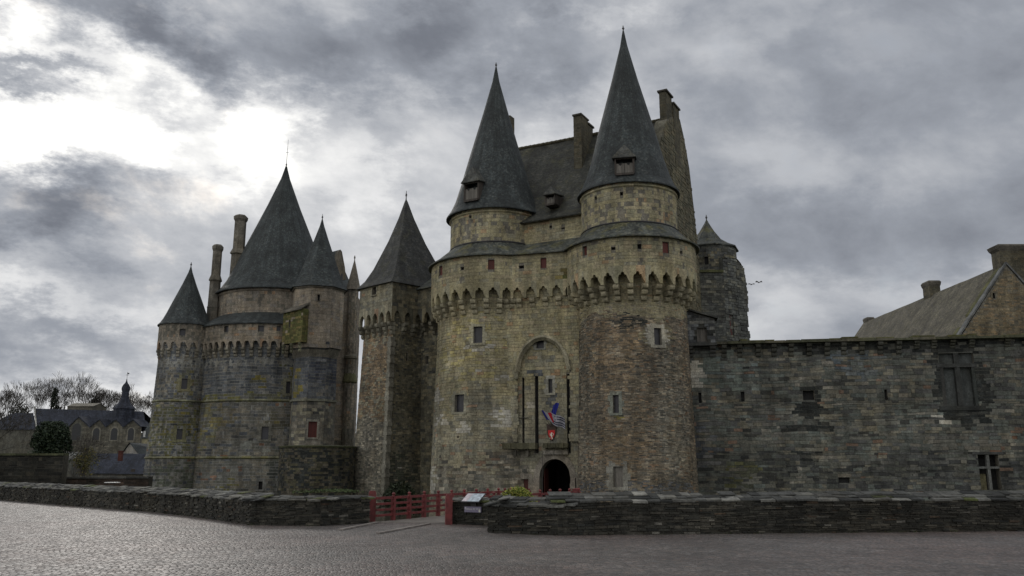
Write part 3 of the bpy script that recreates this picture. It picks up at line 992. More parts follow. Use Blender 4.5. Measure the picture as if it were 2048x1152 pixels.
def gate_tower(name, label, c, rb, rt, rpar, rdr, rcone, body_col, body_rh, body_w, holes_b, patches_b, holes_p, patches_p, holes_d, ncorb, wcorb, za, zdr, ztop, amin, amax, mossy, dep=(.01, .05), bmax=None, pmax=None):
    t = thing(name, label, 'tower', (c[0], c[1], 0))
    body = Cyl(c[0], c[1], lambda z: lin(z, 0, rb, 12.5, rt), rt)
    par = Cyl(c[0], c[1], rpar, rpar); drum = Cyl(c[0], c[1], rdr, rdr)
    hb = [px_hole(body, *q[:4]) for q in holes_b]; hp = [px_hole(par, *q[:4], .35) for q in holes_p]; hd = [px_hole(drum, *q[:4], .3) for q in holes_d]
    u0, u1 = amin * rt, (bmax or amax) * rt
    m = M(); grid_wall(m, body, u0, u1, -4.2, ZA1 + .6, hb, du=.5, dz=1.2, col=(.23, .205, .16))
    stones(m, body, u0, u1, -1, ZA1 + .5, body_rh, body_w, colmix(body_col, [Patch(body, *q[:4], *q[4:]) for q in patches_b]), hb, dep, .014, rg, wave=.05)
    m.build('wall', MASON, t)
    for q, h in zip(holes_b, hb): q[4](t, body, h)
    # projecting parapet on corbels with small arches
    m = M(); a0, a1 = amin * rpar, (pmax or amax) * rpar
    nb = round((a1 - a0) / wcorb)
    arch_panel(m, par, a0, a1, nb, ZA0, ZA0 + .40, ZA1 - .14, ZA1 + .28, .31, .32, rg, ASH)
    grid_wall(m, par, a0, a1, ZA1 + .28, ZE, hp, du=.5, dz=.8, col=MORT, reveal=.35)
    stones(m, par, a0, a1, ZA1 + .28, ZE, (.20, .30), (.3, .75), colmix(P_(ASH), [Patch(par, *q[:4], *q[4:]) for q in patches_p]), hp, (.006, .02), .008, rg)
    n = 40   # ceiling of the machicolation
    for k in range(n):
        a, b_ = a0 + (a1 - a0) * k / n, a0 + (a1 - a0) * (k + 1) / n
        m.poly([par.pt(a, ZA1 + .2, -.3), par.pt(b_, ZA1 + .2, -.3), par.pt(b_, ZA1 + .2, -1.6), par.pt(a, ZA1 + .2, -1.6)], (.2, .18, .13))
    m.build('parapet', MASON, t)
    for q, h in zip(holes_p, hp): q[4](t, par, h)
    dproj = rpar - body.rf(13.5)
    us = [(a0 + (a1 - a0) * k / nb) / rpar * rt for k in range(nb + 1)]
    place_corbels(t, body, us, ZC, ZA0 - ZC, dproj + .02, .38, (.27, .245, .17), rg)
    # drum, lean-to roof ring and cone
    m = M(); d0, d1 = amin * rdr, amax * rdr
    grid_wall(m, drum, d0, d1, zdr - 1.4, ztop, hd, du=.5, dz=.8, col=MORT, reveal=.3)
    stones(m, drum, d0, d1, zdr - .2, ztop, (.24, .33), (.4, .9), P_(ASH), hd, (.006, .018), .008, rg)
    ring_course(m, drum, d0, d1, ztop - .42, .28, .12, ASH, rg)
    m.build('drum', MASON, t)
    for q, h in zip(holes_d, hd): q[4](t, drum, h)
    m = M(); base = atan2(par.d0.y, par.d0.x)
    m.lathe(c[0], c[1], [(rpar - .1, ZE - .03), (rpar + .28, ZE - .10), (rpar + .30, ZE - .02), (rpar - .35, ZE + .42), (rdr + .02, zdr)], 64, base + amin, base + amax, jit=.03)
    m.build('lean_to_roof', mossy, t)
    m = M(); m.lathe(c[0], c[1], [(rdr + .05, zdr - .05), (rdr + .1, zdr + .02), (rdr + .02, zdr + .1)], 64, base + amin, base + amax)
    m.build('lead_flashing', LEAD, t)
    cone_roof(t, c[0], c[1], rcone, ztop, za, SLATE)
    return t, body, par, drum


def wf(**k): return lambda t, s_, h: window(t, s_, h, **k)


PALE = (.30, .285, .235)
RED = wf(mat=REDW, frame=0, name='shutter', rv=.12)
HOLE = wf(mat=DARK, frame=0, name='putlog_hole', rv=.3)
T1w = [(947, 653, 965, 686, wf(frame=.2, col=(.25, .235, .17))), (910, 789, 928, 824, wf(frame=.2, col=(.22, .21, .16), mat=GLASS)),
       (914, 872, 918, 876, HOLE)]
T1p = [(976, 519, 989, 539, RED), (878, 532, 885, 551, RED), (921, 534, 928, 540, HOLE)]
T2w = [(1308, 656, 1323, 690, wf(frame=.24, col=PALE)), (1226, 790, 1238, 826, wf(frame=.2, col=(.18, .19, .16))),
       (1227, 933, 1246, 974, wf(frame=.28, col=(.2, .195, .17), mat=GREYW, rv=.15))]
T2p = [(1325, 484, 1338, 506, RED), (1165, 492, 1174, 511, wf(mat=REDW, frame=0, name='shutter', rv=.2)), (1275, 488, 1283, 498, HOLE), (1222, 494, 1231, 500, HOLE), (1360, 502, 1365, 508, HOLE)]
T1t, T1b, T1pa, T1d = gate_tower('gate_tower', 'left gate tower of yellowish ashlar with slate cone and two red shutters', T1c, 4.85, 4.45, 5.05, 3.6, 3.98,
    lambda u, z, r: (SCHIST(r) if r.random() < .35 else ASHG(r)) if z < 2.5 + nz(u, z, .5) * 2 else (ASHG(r) if z < 6.3 + nz(u, z, .4, 3) * 3 else ASH(r)), (.15, .26), (.25, .6), T1w,
    [(862, 935, 1010, 990, SCHISTG, .8), (930, 900, 1000, 940, pal([(1, (.16, .11, .08)), (2, (.14, .12, .09))]), .35), (870, 830, 900, 860, WHITEB, .35), (985, 815, 1030, 860, WHITEB, .5), (870, 782, 882, 810, WHITEB, .8), (864, 925, 874, 985, WHITEB, .6), (930, 735, 960, 745, WHITEB, .5),
     (900, 835, 935, 870, pal([(1, (.13, .128, .105)), (1, (.11, .11, .095))]), .5), (890, 640, 1020, 760, pal([(1, (.30, .265, .13)), (1, (.27, .24, .14))]), .5), (1000, 870, 1040, 985, SCHISTG, .9), (985, 750, 1030, 760, WHITEB, .6), (990, 770, 1020, 776, DARKS, .8), (940, 694, 975, 700, WHITEB, .9), (935, 685, 945, 695, WHITEB, .9), (968, 688, 985, 698, WHITEB, .9), (930, 684, 984, 700, WHITEM, 1), (868, 780, 884, 812, WHITEM, 1), (998, 816, 1026, 856, WHITEM, 1), (984, 746, 1020, 764, WHITEM, 1), (918, 838, 936, 868, WHITEM, 1), (862, 930, 876, 985, WHITEM, 1), (928, 795, 938, 812, WHITEM, 1)],
    T1p, [], [(938, 431, 943, 436, HOLE)], 20, 1.0, 35.0, 18.75, 21.5, -1.95, 1.5, SLATE_MOSS, (.004, .04), .45, .27)
T2t, T2b, T2pa, T2d = gate_tower('gate_tower', 'right gate tower, nearest and tallest, of thin rough brown schist under a slate cone', T2c, 4.15, 3.88, 4.72, 3.52, 3.8,
    lambda u, z, r: ASH(r) if z > 12.0 + nz(u, z, .5) * .8 else SCHIST(r), (.055, .115), (.14, .42), T2w,
    [(1165, 640, 1290, 770, SCHISTO, .75), (1200, 860, 1300, 940, SCHISTO, .75), (1200, 770, 1290, 860, SCHISTO, .35), (1280, 610, 1340, 640, ASH, .9), (1284, 640, 1345, 700, pal([(1, (.24, .215, .14)), (1, (.16, .15, .11))]), .85), (1150, 640, 1190, 960, SCHISTG, .5),
     (1225, 628, 1292, 660, DARKS, .35), (1290, 650, 1306, 690, WHITEB, 1.0), (1325, 655, 1338, 690, WHITEB, .9), (1310, 700, 1380, 980, SCHISTG, .7), (1226, 826, 1248, 838, YELLOWL, .8), (1150, 960, 1390, 990, pal([(1, (.13, .135, .14)), (1, (.09, .095, .1))]), .6)],
    T2p, [], [(1189, 393, 1194, 400, HOLE), (1240, 384, 1246, 391, HOLE)], 20, 1.0, 35.3, 18.7, 21.7, -1.75, 1.95, SLATE_MOSS, (.0, .035))

# dormers on the two cones
for (tt, c, r_, zt, za, pxs) in ((T1t, T1c, 3.98, 21.5, 35.0, (933, 362, 957, 401)), (T2t, T2c, 3.8, 21.7, 35.3, (1233, 314, 1265, 349))):
    rr = lambda z, r_=r_, zt=zt, za=za: max(.3, r_ * (.985 if z < zt + .3 else 1) * (1 - (z - zt) / (za - zt)) * .93)
    sf = Cyl(c[0], c[1], rr, r_)
    s2 = Cyl(c[0], c[1], rr(zt + 1.2) + .15, r_)
    dormer(tt, c[0], c[1], s2, *pxs, depth=1.6, out=.15)

# ------------------------------------------------------------------ gate bay between the towers
KB, KP, KBP = 3.25, 4.1, .63
t = thing('gate_bay', 'gate front between two round towers, with blind arch, drawbridge slots and arched entrance', 'gatehouse', (*fac(5.7, KB), 0))
bay = Pln((-.5, 61.45), (6.2, 59.44)); parb = Pln((-.1, 60.68), (5.6, 58.97))
gate_h = px_hole(bay, 1079, 918, 1141, 1003, .9)
gate_h = (gate_h[0], gate_h[1], -.55, gate_h[3], .9)
slots = [px_hole(bay, 1044.5, 756, 1049, 887, .35), px_hole(bay, 1070, 752, 1077, 906, .35), px_hole(bay, 1134, 748, 1140.5, 906, .35)]
w1 = px_hole(bay, 1073, 681, 1088, 697, .4); w2 = px_hole(bay, 1097, 758, 1105, 786, .4)
d1 = px_hole(bay, 1041, 958, 1057, 1000, .25); d2 = px_hole(bay, 1146, 956, 1153, 1000, .2)
H = [gate_h, *slots, w1, w2, d1, d2]
m = M(); grid_wall(m, bay, 0, bay.len, -4.2, ZA1 + .6, H, du=.8, dz=1.5, col=MORT)
stones(m, bay, 0, bay.len, -1, ZA1 + .5, (.2, .32), (.3, .75), colmix(lambda u, z, r: ASH(r) if z > 7.5 + nz(u, z, .4) * 2 else ASHG(r), [Patch(bay, 1040, 830, 1140, 885, ASHG, .9), Patch(bay, 1055, 690, 1130, 740, ASHG, .5), Patch(bay, 1055, 805, 1066, 818, WHITEB, .8), Patch(bay, 1094, 770, 1112, 800, WHITEB, .5), Patch(bay, 1058, 738, 1088, 752, BLUEG, .8), Patch(bay, 1000, 900, 1075, 990, SCHISTG, .6), Patch(bay, 1094, 786, 1112, 812, BLUEG, .5), Patch(bay, 1100, 730, 1135, 760, pal([(1, (.28, .19, .11)), (2, (.27, .24, .16))]), .6)]), H, (.005, .025), .010, rg)
m.build('wall', MASON, t)
for h in slots: window(t, bay, h, mat=DARK, frame=0, name='drawbridge_slot', rv=.34)
window(t, bay, w1, frame=.14, col=(.2, .2, .17)); window(t, bay, w2, frame=.2, col=(.24, .235, .2))
window(t, bay, d1, mat=REDW, frame=.3, col=(.19, .17, .14), name='side_door', rv=.2, label='small red door left of the arched gate')
window(t, bay, d2, mat=BROWNW, frame=.12, col=(.19, .17, .14), name='side_door', rv=.15, label='narrow brown door right of the arched gate')
# arched gate surround
m = M(); a, b_, c, d = gate_h[:4]; ac = (a + b_) / 2; hw = (b_ - a) / 2
cr, zs_ = hw * 1.0, d - hw * 1.12


def pointed(t_):   # t in -1..1 -> height above springing
    return hw * 1.12 * (1 - abs(t_) ** 2.05) ** .53


n = 24
for k in range(n):
    x0, x1 = -1 + 2 * k / n, -1 + 2 * (k + 1) / n
    u0, u1 = ac + x0 * hw, ac + x1 * hw; z0_, z1_ = zs_ + pointed(x0), zs_ + pointed(x1)
    cc = jc((.185, .165, .14), rg)
    for (of) in (.03,):
        m.poly([bay.pt(u0, z0_, of), bay.pt(u1, z1_, of), bay.pt(u1, d + .01, of), bay.pt(u0, d + .01, of)], cc)
    m.poly([bay.pt(u0, z0_, .03), bay.pt(u1, z1_, .03), bay.pt(u1, z1_, -1.0), bay.pt(u0, z0_, -1.0)], (.13, .12, .10))
# voussoir ring
nv = 13
for k in range(nv):
    t0, t1 = -1 + 2 * k / nv, -1 + 2 * (k + 1) / nv
    cc = jc((.20, .18, .15), rg, .12)
    P_in = [(ac + q * hw, zs_ + pointed(q)) for q in (t0, (t0 + t1) / 2, t1)]
    P_out = [(ac + q * hw * 1.38, zs_ + (pointed(q) * 1.33 + .02)) for q in (t0, (t0 + t1) / 2, t1)]
    for i in range(2):
        pts = [P_in[i], P_in[i + 1], P_out[i + 1], P_out[i]]
        m.poly([bay.pt(*q, .06) for q in pts], cc)
        m.poly([bay.pt(*P_out[i], .06), bay.pt(*P_out[i + 1], .06), bay.pt(*P_out[i + 1], 0), bay.pt(*P_out[i], 0)], cc)
        m.poly([bay.pt(*P_in[i], .06), bay.pt(*P_in[i + 1], .06), bay.pt(*P_in[i + 1], -.1), bay.pt(*P_in[i], -.1)], cc)
z = -.5
while z < zs_ - .05:
    hh = min(rg.uniform(.3, .45), zs_ - z)
    sbox(m, bay, a - hw * .38 - rg.uniform(-.04, .1), a - .003, z, z + hh - .012, -.1, .06, jc((.20, .175, .145), rg)); sbox(m, bay, b_ + .003, b_ + hw * .3, z, z + hh - .012, -.1, .06, jc((.20, .175, .145), rg))
    z += hh
m.build('gate_arch', MASON, t)
# passage behind the arch
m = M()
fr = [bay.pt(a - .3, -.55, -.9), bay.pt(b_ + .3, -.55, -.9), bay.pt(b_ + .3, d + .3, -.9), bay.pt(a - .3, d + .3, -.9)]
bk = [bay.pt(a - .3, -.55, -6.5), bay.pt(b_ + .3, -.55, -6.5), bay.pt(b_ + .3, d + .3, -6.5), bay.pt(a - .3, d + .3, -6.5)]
for k in range(4): m.poly([fr[k], fr[(k + 1) % 4], bk[(k + 1) % 4], bk[k]], (.025, .024, .02))  # near-black colour stands in for the unlit depth of the passage
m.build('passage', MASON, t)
m = M(); sbox(m, bay, a - .3, b_ + .3, -.55, d + .3, -6.4, -6.3); m.build('gate_door', mat_wood('unlit_gate_oak', (.012, .010, .009), .8), t)  # door colour taken down to near black for the unlit passage
# red leaf, and a white box put in for a lit slit inside the gate
m = M(); sbox(m, bay, a + .06, a + .12, -.5, zs_ + .6, -2.2, -1.0); m.build('gate_leaf', REDW, t)
m = M(); sbox(m, bay, b_ - .16, b_ - .10, .35, .95, -1.1, -1.05); m.build('lit_slit', mat_plain('lit_slit_white', (.45, .45, .45), .6, .1), t)
# blind arch moulding
m = M()
L_, R_ = bay.pix(1036, 745), bay.pix(1139, 715); A_ = bay.pix(1086, 676)
R_ = (bay.pix(1141, 745)[0], L_[1])
cu = (L_[0] + R_[0]) / 2; hw2 = (R_[0] - L_[0]) / 2; ht = A_[1] - L_[1]
nv3 = bay.n * .30
bayo = Pln((bay.A0.x + nv3.x, bay.A0.y + nv3.y), (bay.B0.x + nv3.x, bay.B0.y + nv3.y))
zlo, zhi = bay.pix(1060, 884)[1], ZA1 + .5


def arch_z(u): return L_[1] + ht * (1 - abs(max(-1, min(1, (u - cu) / hw2))) ** 2.0) ** .56


def facing_col(u, z, r):
    if abs(u - cu) < hw2 and z < arch_z(u) - .05: return None
    return ASH(r) if z > 7 else ASHG(r)


fm = M(); stones(fm, bayo, 0, bayo.len, zlo, zhi, (.2, .32), (.18, .5), facing_col, (), (.005, .025), .010, rg)
us_ = sorted([bayo.len * k / 12 for k in range(13)] + [cu + hw2 * (-1 + 2 * k / 30) for k in range(31)])
us_ = [u for u in us_ if 0 <= u <= bayo.len]
for ua, ub in zip(us_, us_[1:]):
    ins = cu - hw2 < (ua + ub) / 2 < cu + hw2
    za_, zb_ = (arch_z(ua), arch_z(ub)) if ins else (zlo, zlo)
    fm.poly([bayo.pt(ua, za_), bayo.pt(ub, zb_), bayo.pt(ub, zhi), bayo.pt(ua, zhi)], MORT)
    fm.poly([bayo.pt(ua, za_), bayo.pt(ub, zb_), bay.pt(ub, zb_, -.05), bay.pt(ua, za_, -.05)], (.2, .185, .13))
for ue in (cu - hw2, cu + hw2): fm.poly([bayo.pt(ue, zlo), bayo.pt(ue, L_[1]), bay.pt(ue, L_[1], -.05), bay.pt(ue, zlo, -.05)], (.2, .185, .13))
fm.build('facing', MASON, t)
prev = None
for k in range(25):
    q = -1 + 2 * k / 24
    y = ht * (1 - abs(q) ** 2.0) ** .56
    cur = [(cu + q * hw2 * f, L_[1] + y * g) for f, g in ((.89, .91), (.99, .99), (1.07, 1.06))]
    if prev:
        cc = jc((.27, .25, .18), rg, .08)
        for i, (o0, o1) in enumerate(((.02, .26), (.28, .20))):
            m.poly([bayo.pt(*prev[i], o0), bayo.pt(*cur[i], o0), bayo.pt(*cur[i + 1], o1), bayo.pt(*prev[i + 1], o1)], cc)
        m.poly([bayo.pt(*prev[2], .17), bayo.pt(*cur[2], .17), bayo.pt(*cur[2], -.01), bayo.pt(*prev[2], -.01)], cc)
        m.poly([bayo.pt(*prev[0], .02), bayo.pt(*cur[0], .02), bayo.pt(*cur[0], -.01), bayo.pt(*prev[0], -.01)], cc)
    prev = cur
sbox(m, bayo, L_[0] - .18, L_[0] + .12, L_[1] - .5, L_[1], 0, .2, (.2, .19, .14))
m.build('blind_arch', MASON, t)
# ledges above the doors, stone and moss
for (x0, y0, x1, y1, of, lab) in ((1003, 886, 1076, 902, .75, 'long mossy stone ledge left of the slots'), (1090, 886, 1139, 900, .6, 'mossy stone ledge above the arched gate')):
    q = px_hole(bay, x0, y0, x1, y1); m = M()
    ln = 6
    for k in range(ln):
        ua, ub = q[0] + (q[1] - q[0]) * k / ln, q[0] + (q[1] - q[0]) * (k + 1) / ln
        sbox(m, bay, ua, ub - .01, q[2] + .12 + rg.uniform(0, .04), q[3] - rg.uniform(0, .04), -.02, of + rg.uniform(-.06, .03), jc((.085, .08, .05), rg, .2))
        if k % 2 == 0: sbox(m, bay, ua + .1, ub - .15, q[2] - .35, q[2] + .02, -.02, of * .55, jc((.12, .11, .09), rg))
    m.build('ledge', MASON, t, label=lab)
q = px_hole(bay, 1088, 901, 1137, 909); m = M(); sbox(m, bay, q[0], q[1], q[2], q[3], -.02, .3, (.19, .175, .15)); m.build('lintel', MASON, t)
# iron cross bar on a slot, chain
q = bay.pix(1047, 836); m = M(); m.tube(bay.pt(q[0] - .4, q[1], .08), bay.pt(q[0] + .4, q[1], .08), .03, .03, 6); m.build('iron_bar', METAL, t)
q = bay.pix(1087, 906); m = M(); m.tube(bay.pt(q[0], q[1], .35), bay.pt(q[0], -.3, .35), .02, .02, 5); m.build('downpipe', METAL, t)
# parapet of the bay
hp = [px_hole(parb, 1081, 516, 1093, 536, .12), px_hole(parb, 1038, 531, 1048, 537, .3)]
m = M(); nb = 6
arch_panel(m, parb, 0, parb.len, nb, ZA0, ZA0 + .40, ZA1 - .14, ZA1 + .28, .31, .32, rg, ASH)
grid_wall(m, parb, 0, parb.len, ZA1 + .28, ZE, hp, du=1, dz=.8, col=MORT)
stones(m, parb, 0, parb.len, ZA1 + .28, ZE, (.20, .30), (.3, .75), colmix(P_(ASH), [Patch(parb, 1115, 540, 1150, 580, MOSSY, .8)]), hp, (.006, .02), .008, rg)
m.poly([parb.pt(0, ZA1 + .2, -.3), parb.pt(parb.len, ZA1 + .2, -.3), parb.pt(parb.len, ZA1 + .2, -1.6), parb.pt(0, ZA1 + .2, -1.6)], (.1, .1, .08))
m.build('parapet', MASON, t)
window(t, parb, hp[0], mat=REDW, frame=0, name='shutter', rv=.12); window(t, parb, hp[1], mat=DARK, frame=0, name='putlog_hole', rv=.3)
us = [parb.len * k / nb + .22 for k in range(nb + 1)]
place_corbels(t, bay, [u for u in us if 0 < u < bay.len], ZC, ZA0 - ZC, KBP + .02, .38, (.27, .245, .17), rg)
# lean-to roof of the bay
kL = 1.3
m = M()
prof = [(-.1, ZE - .03), (.28, ZE - .1), (.3, ZE - .02), (-.35, ZE + .42), (None, 18.75)]
L = [0]
for i in range(1, 5): L.append(L[-1] + sqrt(((prof[i][0] if prof[i][0] is not None else -2.2) - prof[i - 1][0]) ** 2 + (prof[i][1] - prof[i - 1][1]) ** 2))


def lpt(q, o, z):
    if o is None: v = fac(2.0 + 7.0 * q, kL - .02); return Vector((v[0], v[1], z))
    return parb.pt(-.6 + (parb.len + 1.2) * q, z, o)


for i in range(4):
    for j in range(8):
        s0, s1 = 7 * j / 8, 7 * (j + 1) / 8
        P4 = [lpt(j / 8, *prof[i]), lpt((j + 1) / 8, *prof[i]), lpt((j + 1) / 8, *prof[i + 1]), lpt(j / 8, *prof[i + 1])]
        m.poly(P4, uv=[(s0, L[i]), (s1, L[i]), (s1, L[i + 1]), (s0, L[i + 1])])
m.build('lean_to_roof', SLATE_MOSS, t)

# ------------------------------------------------------------------ main range (tall slate roof) behind the gate
t = thing('residence', 'tall castle range with steep slate roof and chimney stacks behind the gate towers', 'castle building', (*fac(5.7, -5), 0))
S0, S1 = -2.2, 13.35
fw = Pln(fac(S0, kL), fac(S1, kL)); zEv, zR, kR = 20.55, 29.5, -5.0
hz = [px_hole(fw, 1099, 451, 1104, 456, .3), px_hole(fw, 1123, 455, 1130, 458, .3)]
m = M(); grid_wall(m, fw, 0, fw.len, 12.0, zEv, hz, du=2, dz=3, col=MORT)
stones(m, fw, 2.5, fw.len, 17.5, zEv, (.22, .32), (.4, .9), colmix(P_(ASH), [Patch(fw, 1125, 430, 1150, 450, pal([(1, (.28, .19, .12))]), .6)]), hz, (.006, .02), .008, rg)
bwl = Pln(fac(S1, -11), fac(S0, -11)); grid_wall(m, bwl, 0, bwl.len, -4.2, zEv, du=3, dz=3, col=(.2, .18, .13))
lw = Pln(fac(S0, -11), fac(S0, kL)); grid_wall(m, lw, 0, lw.len, -4.2, zEv, du=3, dz=3, col=(.2, .18, .13))
m.build('wall', MASON, t)
for h in hz: window(t, fw, h, mat=DARK, frame=0, name='putlog_hole', rv=.28)
# right gable wall, stepped chimney breast profile
gw = Pln(fac(S1, kL), fac(S1, -11.4))


def gk(k): return kL - k


topline = [(gk(kL), zEv), (gk(kR + 1.0), 29.0), (gk(-5.6), 29.9), (gk(-6.4), 30.2), (gk(-7.6), 30.4), (gk(-8.5), 29.2), (gk(-9.7), 26.8), (gk(-10.6), 23.0), (gk(-11.3), 19.0), (gk(-11.4), 17)]


def gtop(u):
    for (a, b_) in zip(topline, topline[1:]):
        if a[0] <= u <= b_[0]: return a[1] + (b_[1] - a[1]) * (u - a[0]) / max(1e-6, b_[0] - a[0])
    return 17


m = M()
N = 60
for k in range(N):
    ua, ub = gw.len * k / N, gw.len * (k + 1) / N
    za_, zb_ = gtop(ua), gtop(ub)
    m.poly([gw.pt(ua, -4.2), gw.pt(ub, -4.2), gw.pt(ub, zb_), gw.pt(ua, za_)], MORT)
    m.poly([gw.pt(ua, -4.2, -.9), gw.pt(ub, -4.2, -.9), gw.pt(ub, zb_, -.9), gw.pt(ua, za_, -.9)], MORT)
    m.poly([gw.pt(ua, za_, .04), gw.pt(ub, zb_, .04), gw.pt(ub, zb_, -.9), gw.pt(ua, za_, -.9)], jc((.12, .115, .09), rg))
m.poly([gw.pt(gw.len, -4.2), gw.pt(gw.len, -4.2, -.9), gw.pt(gw.len, 17, -.9), gw.pt(gw.len, 17)], MORT)
stones(m, gw, 0, gw.len, 8, 30.3, (.16, .28), (.25, .6), P_(GABL), (), (.01, .06), .012, rg, topfn=gtop)
z = 17
while z < 29.5:    # ragged projecting stones along the far edge
    u = max([q[0] for q in [(uu / 20 * gw.len, 0) for uu in range(21)] if gtop(q[0]) >= z] + [0])
    z += rg.uniform(.3, .55)
m.build('gable_wall', MASON, t)
# roof: front slope swept at the foot, ridge, back slope
m = M(); prof = [(kL + .4, zEv - .1), (kL + .45, zEv - .02), (kL - .6, zEv + .75), (kL - 1.8, zEv + 2.0), (kR, zR), (-11.4, zEv - .1)]
L = [0]
for i in range(1, len(prof)): L.append(L[-1] + sqrt((prof[i][0] - prof[i - 1][0]) ** 2 + (prof[i][1] - prof[i - 1][1]) ** 2))
NJ = 24
for i in range(len(prof) - 1):
    for j in range(NJ):
        s0, s1 = S0 + (S1 - .45 - S0) * j / NJ, S0 + (S1 - .45 - S0) * (j + 1) / NJ

        def sg(s_, kz): return Vector((*fac(s_, kz[0]), kz[1] - .10 * sin(pi * (s_ - S0) / (S1 - S0)) + .05 * nz(s_, kz[1], .6)))
        m.poly([sg(s0, prof[i]), sg(s1, prof[i]), sg(s1, prof[i + 1]), sg(s0, prof[i + 1])], uv=[(s0, L[i]), (s1, L[i]), (s1, L[i + 1]), (s0, L[i + 1])])
m.poly([Vector((*fac(S0, p[0]), p[1])) for p in prof[1:]], uv=[(p[0], p[1]) for p in prof[1:]])
rf = m.build('roof', mat_slate('aged_slate', [(0, (.036, .038, .033)), (.5, (.058, .060, .050)), (1, (.10, .10, .082))], .35), t)
m = M()   # ridge tiles
s_ = S0
while s_ < S1 - .6:
    e = min(.42, S1 - .5 - s_)
    zr = zR - .10 * sin(pi * (s_ - S0) / (S1 - S0))
    a, b_ = Vector((*fac(s_, kR), zr + .04)), Vector((*fac(s_ + e - .02, kR), zr + .05))
    m.tube(a, b_, .14, .16, 8, jc((.09, .08, .05), rg)); s_ += .42
m.build('ridge_tiles', MASON, t)


def kstack(parent, s0, s1, k0, k1, z0, z1, pl=ASHG):
    return rect_stack(parent, [fac(s0, k0), fac(s1, k0), fac(s1, k1), fac(s0, k1)], z0, z1, pl, rg, cap=False)


CHIM = pal([(2, (.085, .078, .055)), (1, (.07, .066, .048)), (1, (.10, .088, .058))], .1)
kstack(t, 5.9, 6.6, -2.6, -4.0, 23.5, 30.3, CHIM)
kstack(t, 6.05, 6.6, -4.02, -5.0, 26.5, 30.0, CHIM)
kstack(t, -2.1, -1.5, -5.2, -6.0, 26.5, 33.0, CHIM)
kstack(t, 12.75, 13.3, -4.3, -5.8, 24.5, 31.6, CHIM)
kstack(t, 12.8, 13.4, -5.9, -7.4, 26, 31.1, CHIM)
for (s_, k0, k1, zt) in ((6.25, -2.55, -4.05, 30.35), (6.3, -4.0, -5.05, 30.05), (13.03, -4.25, -5.85, 31.65), (13.1, -5.85, -7.45, 31.15)):
    m = M(); c0 = fac(s_, (k0 + k1) / 2); m.box((c0[0], c0[1], zt + .03), (.82, abs(k1 - k0) + .12, .14), jc((.07, .065, .055), rg), ax=atan2(U.y, U.x)); m.build('chimney_cap', MASON, t)
# roof dormer between the towers
dsf = Pln(fac(S0, kL - .35), fac(S1, kL - .35))
dormer(t, 0, 0, dsf, 1092, 388, 1110, 409, depth=1.4, out=.1)

# ================================================================== coat of arms and flags on the gate bay
pc = bay.pix(1104, 868)


def bpt(du, dz_, o): return bay.pt(pc[0] + du, pc[1] + dz_, o)


t = thing('coat_of_arms', 'dark shield plaque bearing a red shield with a white lion, hung above the arched gate', 'coat of arms', bpt(0, 0, 0))


def shield(w_, h_, cx=0, cz=0, o=.1):
    pts = [(-w_, h_ * .55), (w_, h_ * .55)] + [(w_ * (1 - (k / 8) ** 2.2), h_ * (.55 - .2 - .85 * k / 8 * .95)) for k in range(0, 9)][0:9] + [(-w_ * (1 - (k / 8) ** 2.2), h_ * (.55 - .2 - .85 * k / 8 * .95)) for k in range(8, -1, -1)]
    return [(cx + a, cz + b_) for a, b_ in pts]


def extr(Mm, pts, o0, o1, col):
    Mm.poly([bpt(*p, o1) for p in pts], col)
    for k in range(len(pts)):
        a, b_ = pts[k], pts[(k + 1) % len(pts)]
        Mm.poly([bpt(*a, o0), bpt(*b_, o0), bpt(*b_, o1), bpt(*a, o1)], col)


m = M(); extr(m, shield(.34, .95, 0, -.05), .02, .12, (.05, .028, .02))
extr(m, [(-.30, .42), (.30, .42), (.36, .72), (.12, .62), (0, .8), (-.12, .62), (-.36, .72)], .02, .13, (.045, .028, .022)); m.build('plaque', FLAGM, t)
m = M(); extr(m, shield(.25, .66, 0, -.1), .12, .17, (.42, .02, .02)); m.build('red_shield', FLAGM, t)
m = M()
for poly_ in ([(-.04, .1), (.02, .14), (.07, .12), (.08, .05), (.03, .02), (-.02, .04)], [(-.03, .06), (.04, .04), (.07, -.12), (.0, -.2), (-.05, -.1)], [(-.04, .03), (-.03, -.02), (-.13, .02), (-.15, .06)], [(-.04, -.03), (-.03, -.08), (-.12, -.07), (-.13, -.03)],
              [(0, -.16), (-.05, -.2), (-.1, -.3), (-.15, -.31), (-.1, -.25)], [(.02, -.17), (.07, -.17), (.08, -.3), (.14, -.33), (.03, -.33)], [(.06, -.12), (.1, -.1), (.13, .0), (.11, .1), (.16, .03), (.14, -.08)]):
    extr(m, [(a, b_ - .03) for a, b_ in poly_], .17, .20, (.62, .58, .50))
m.build('lion', FLAGM, t)


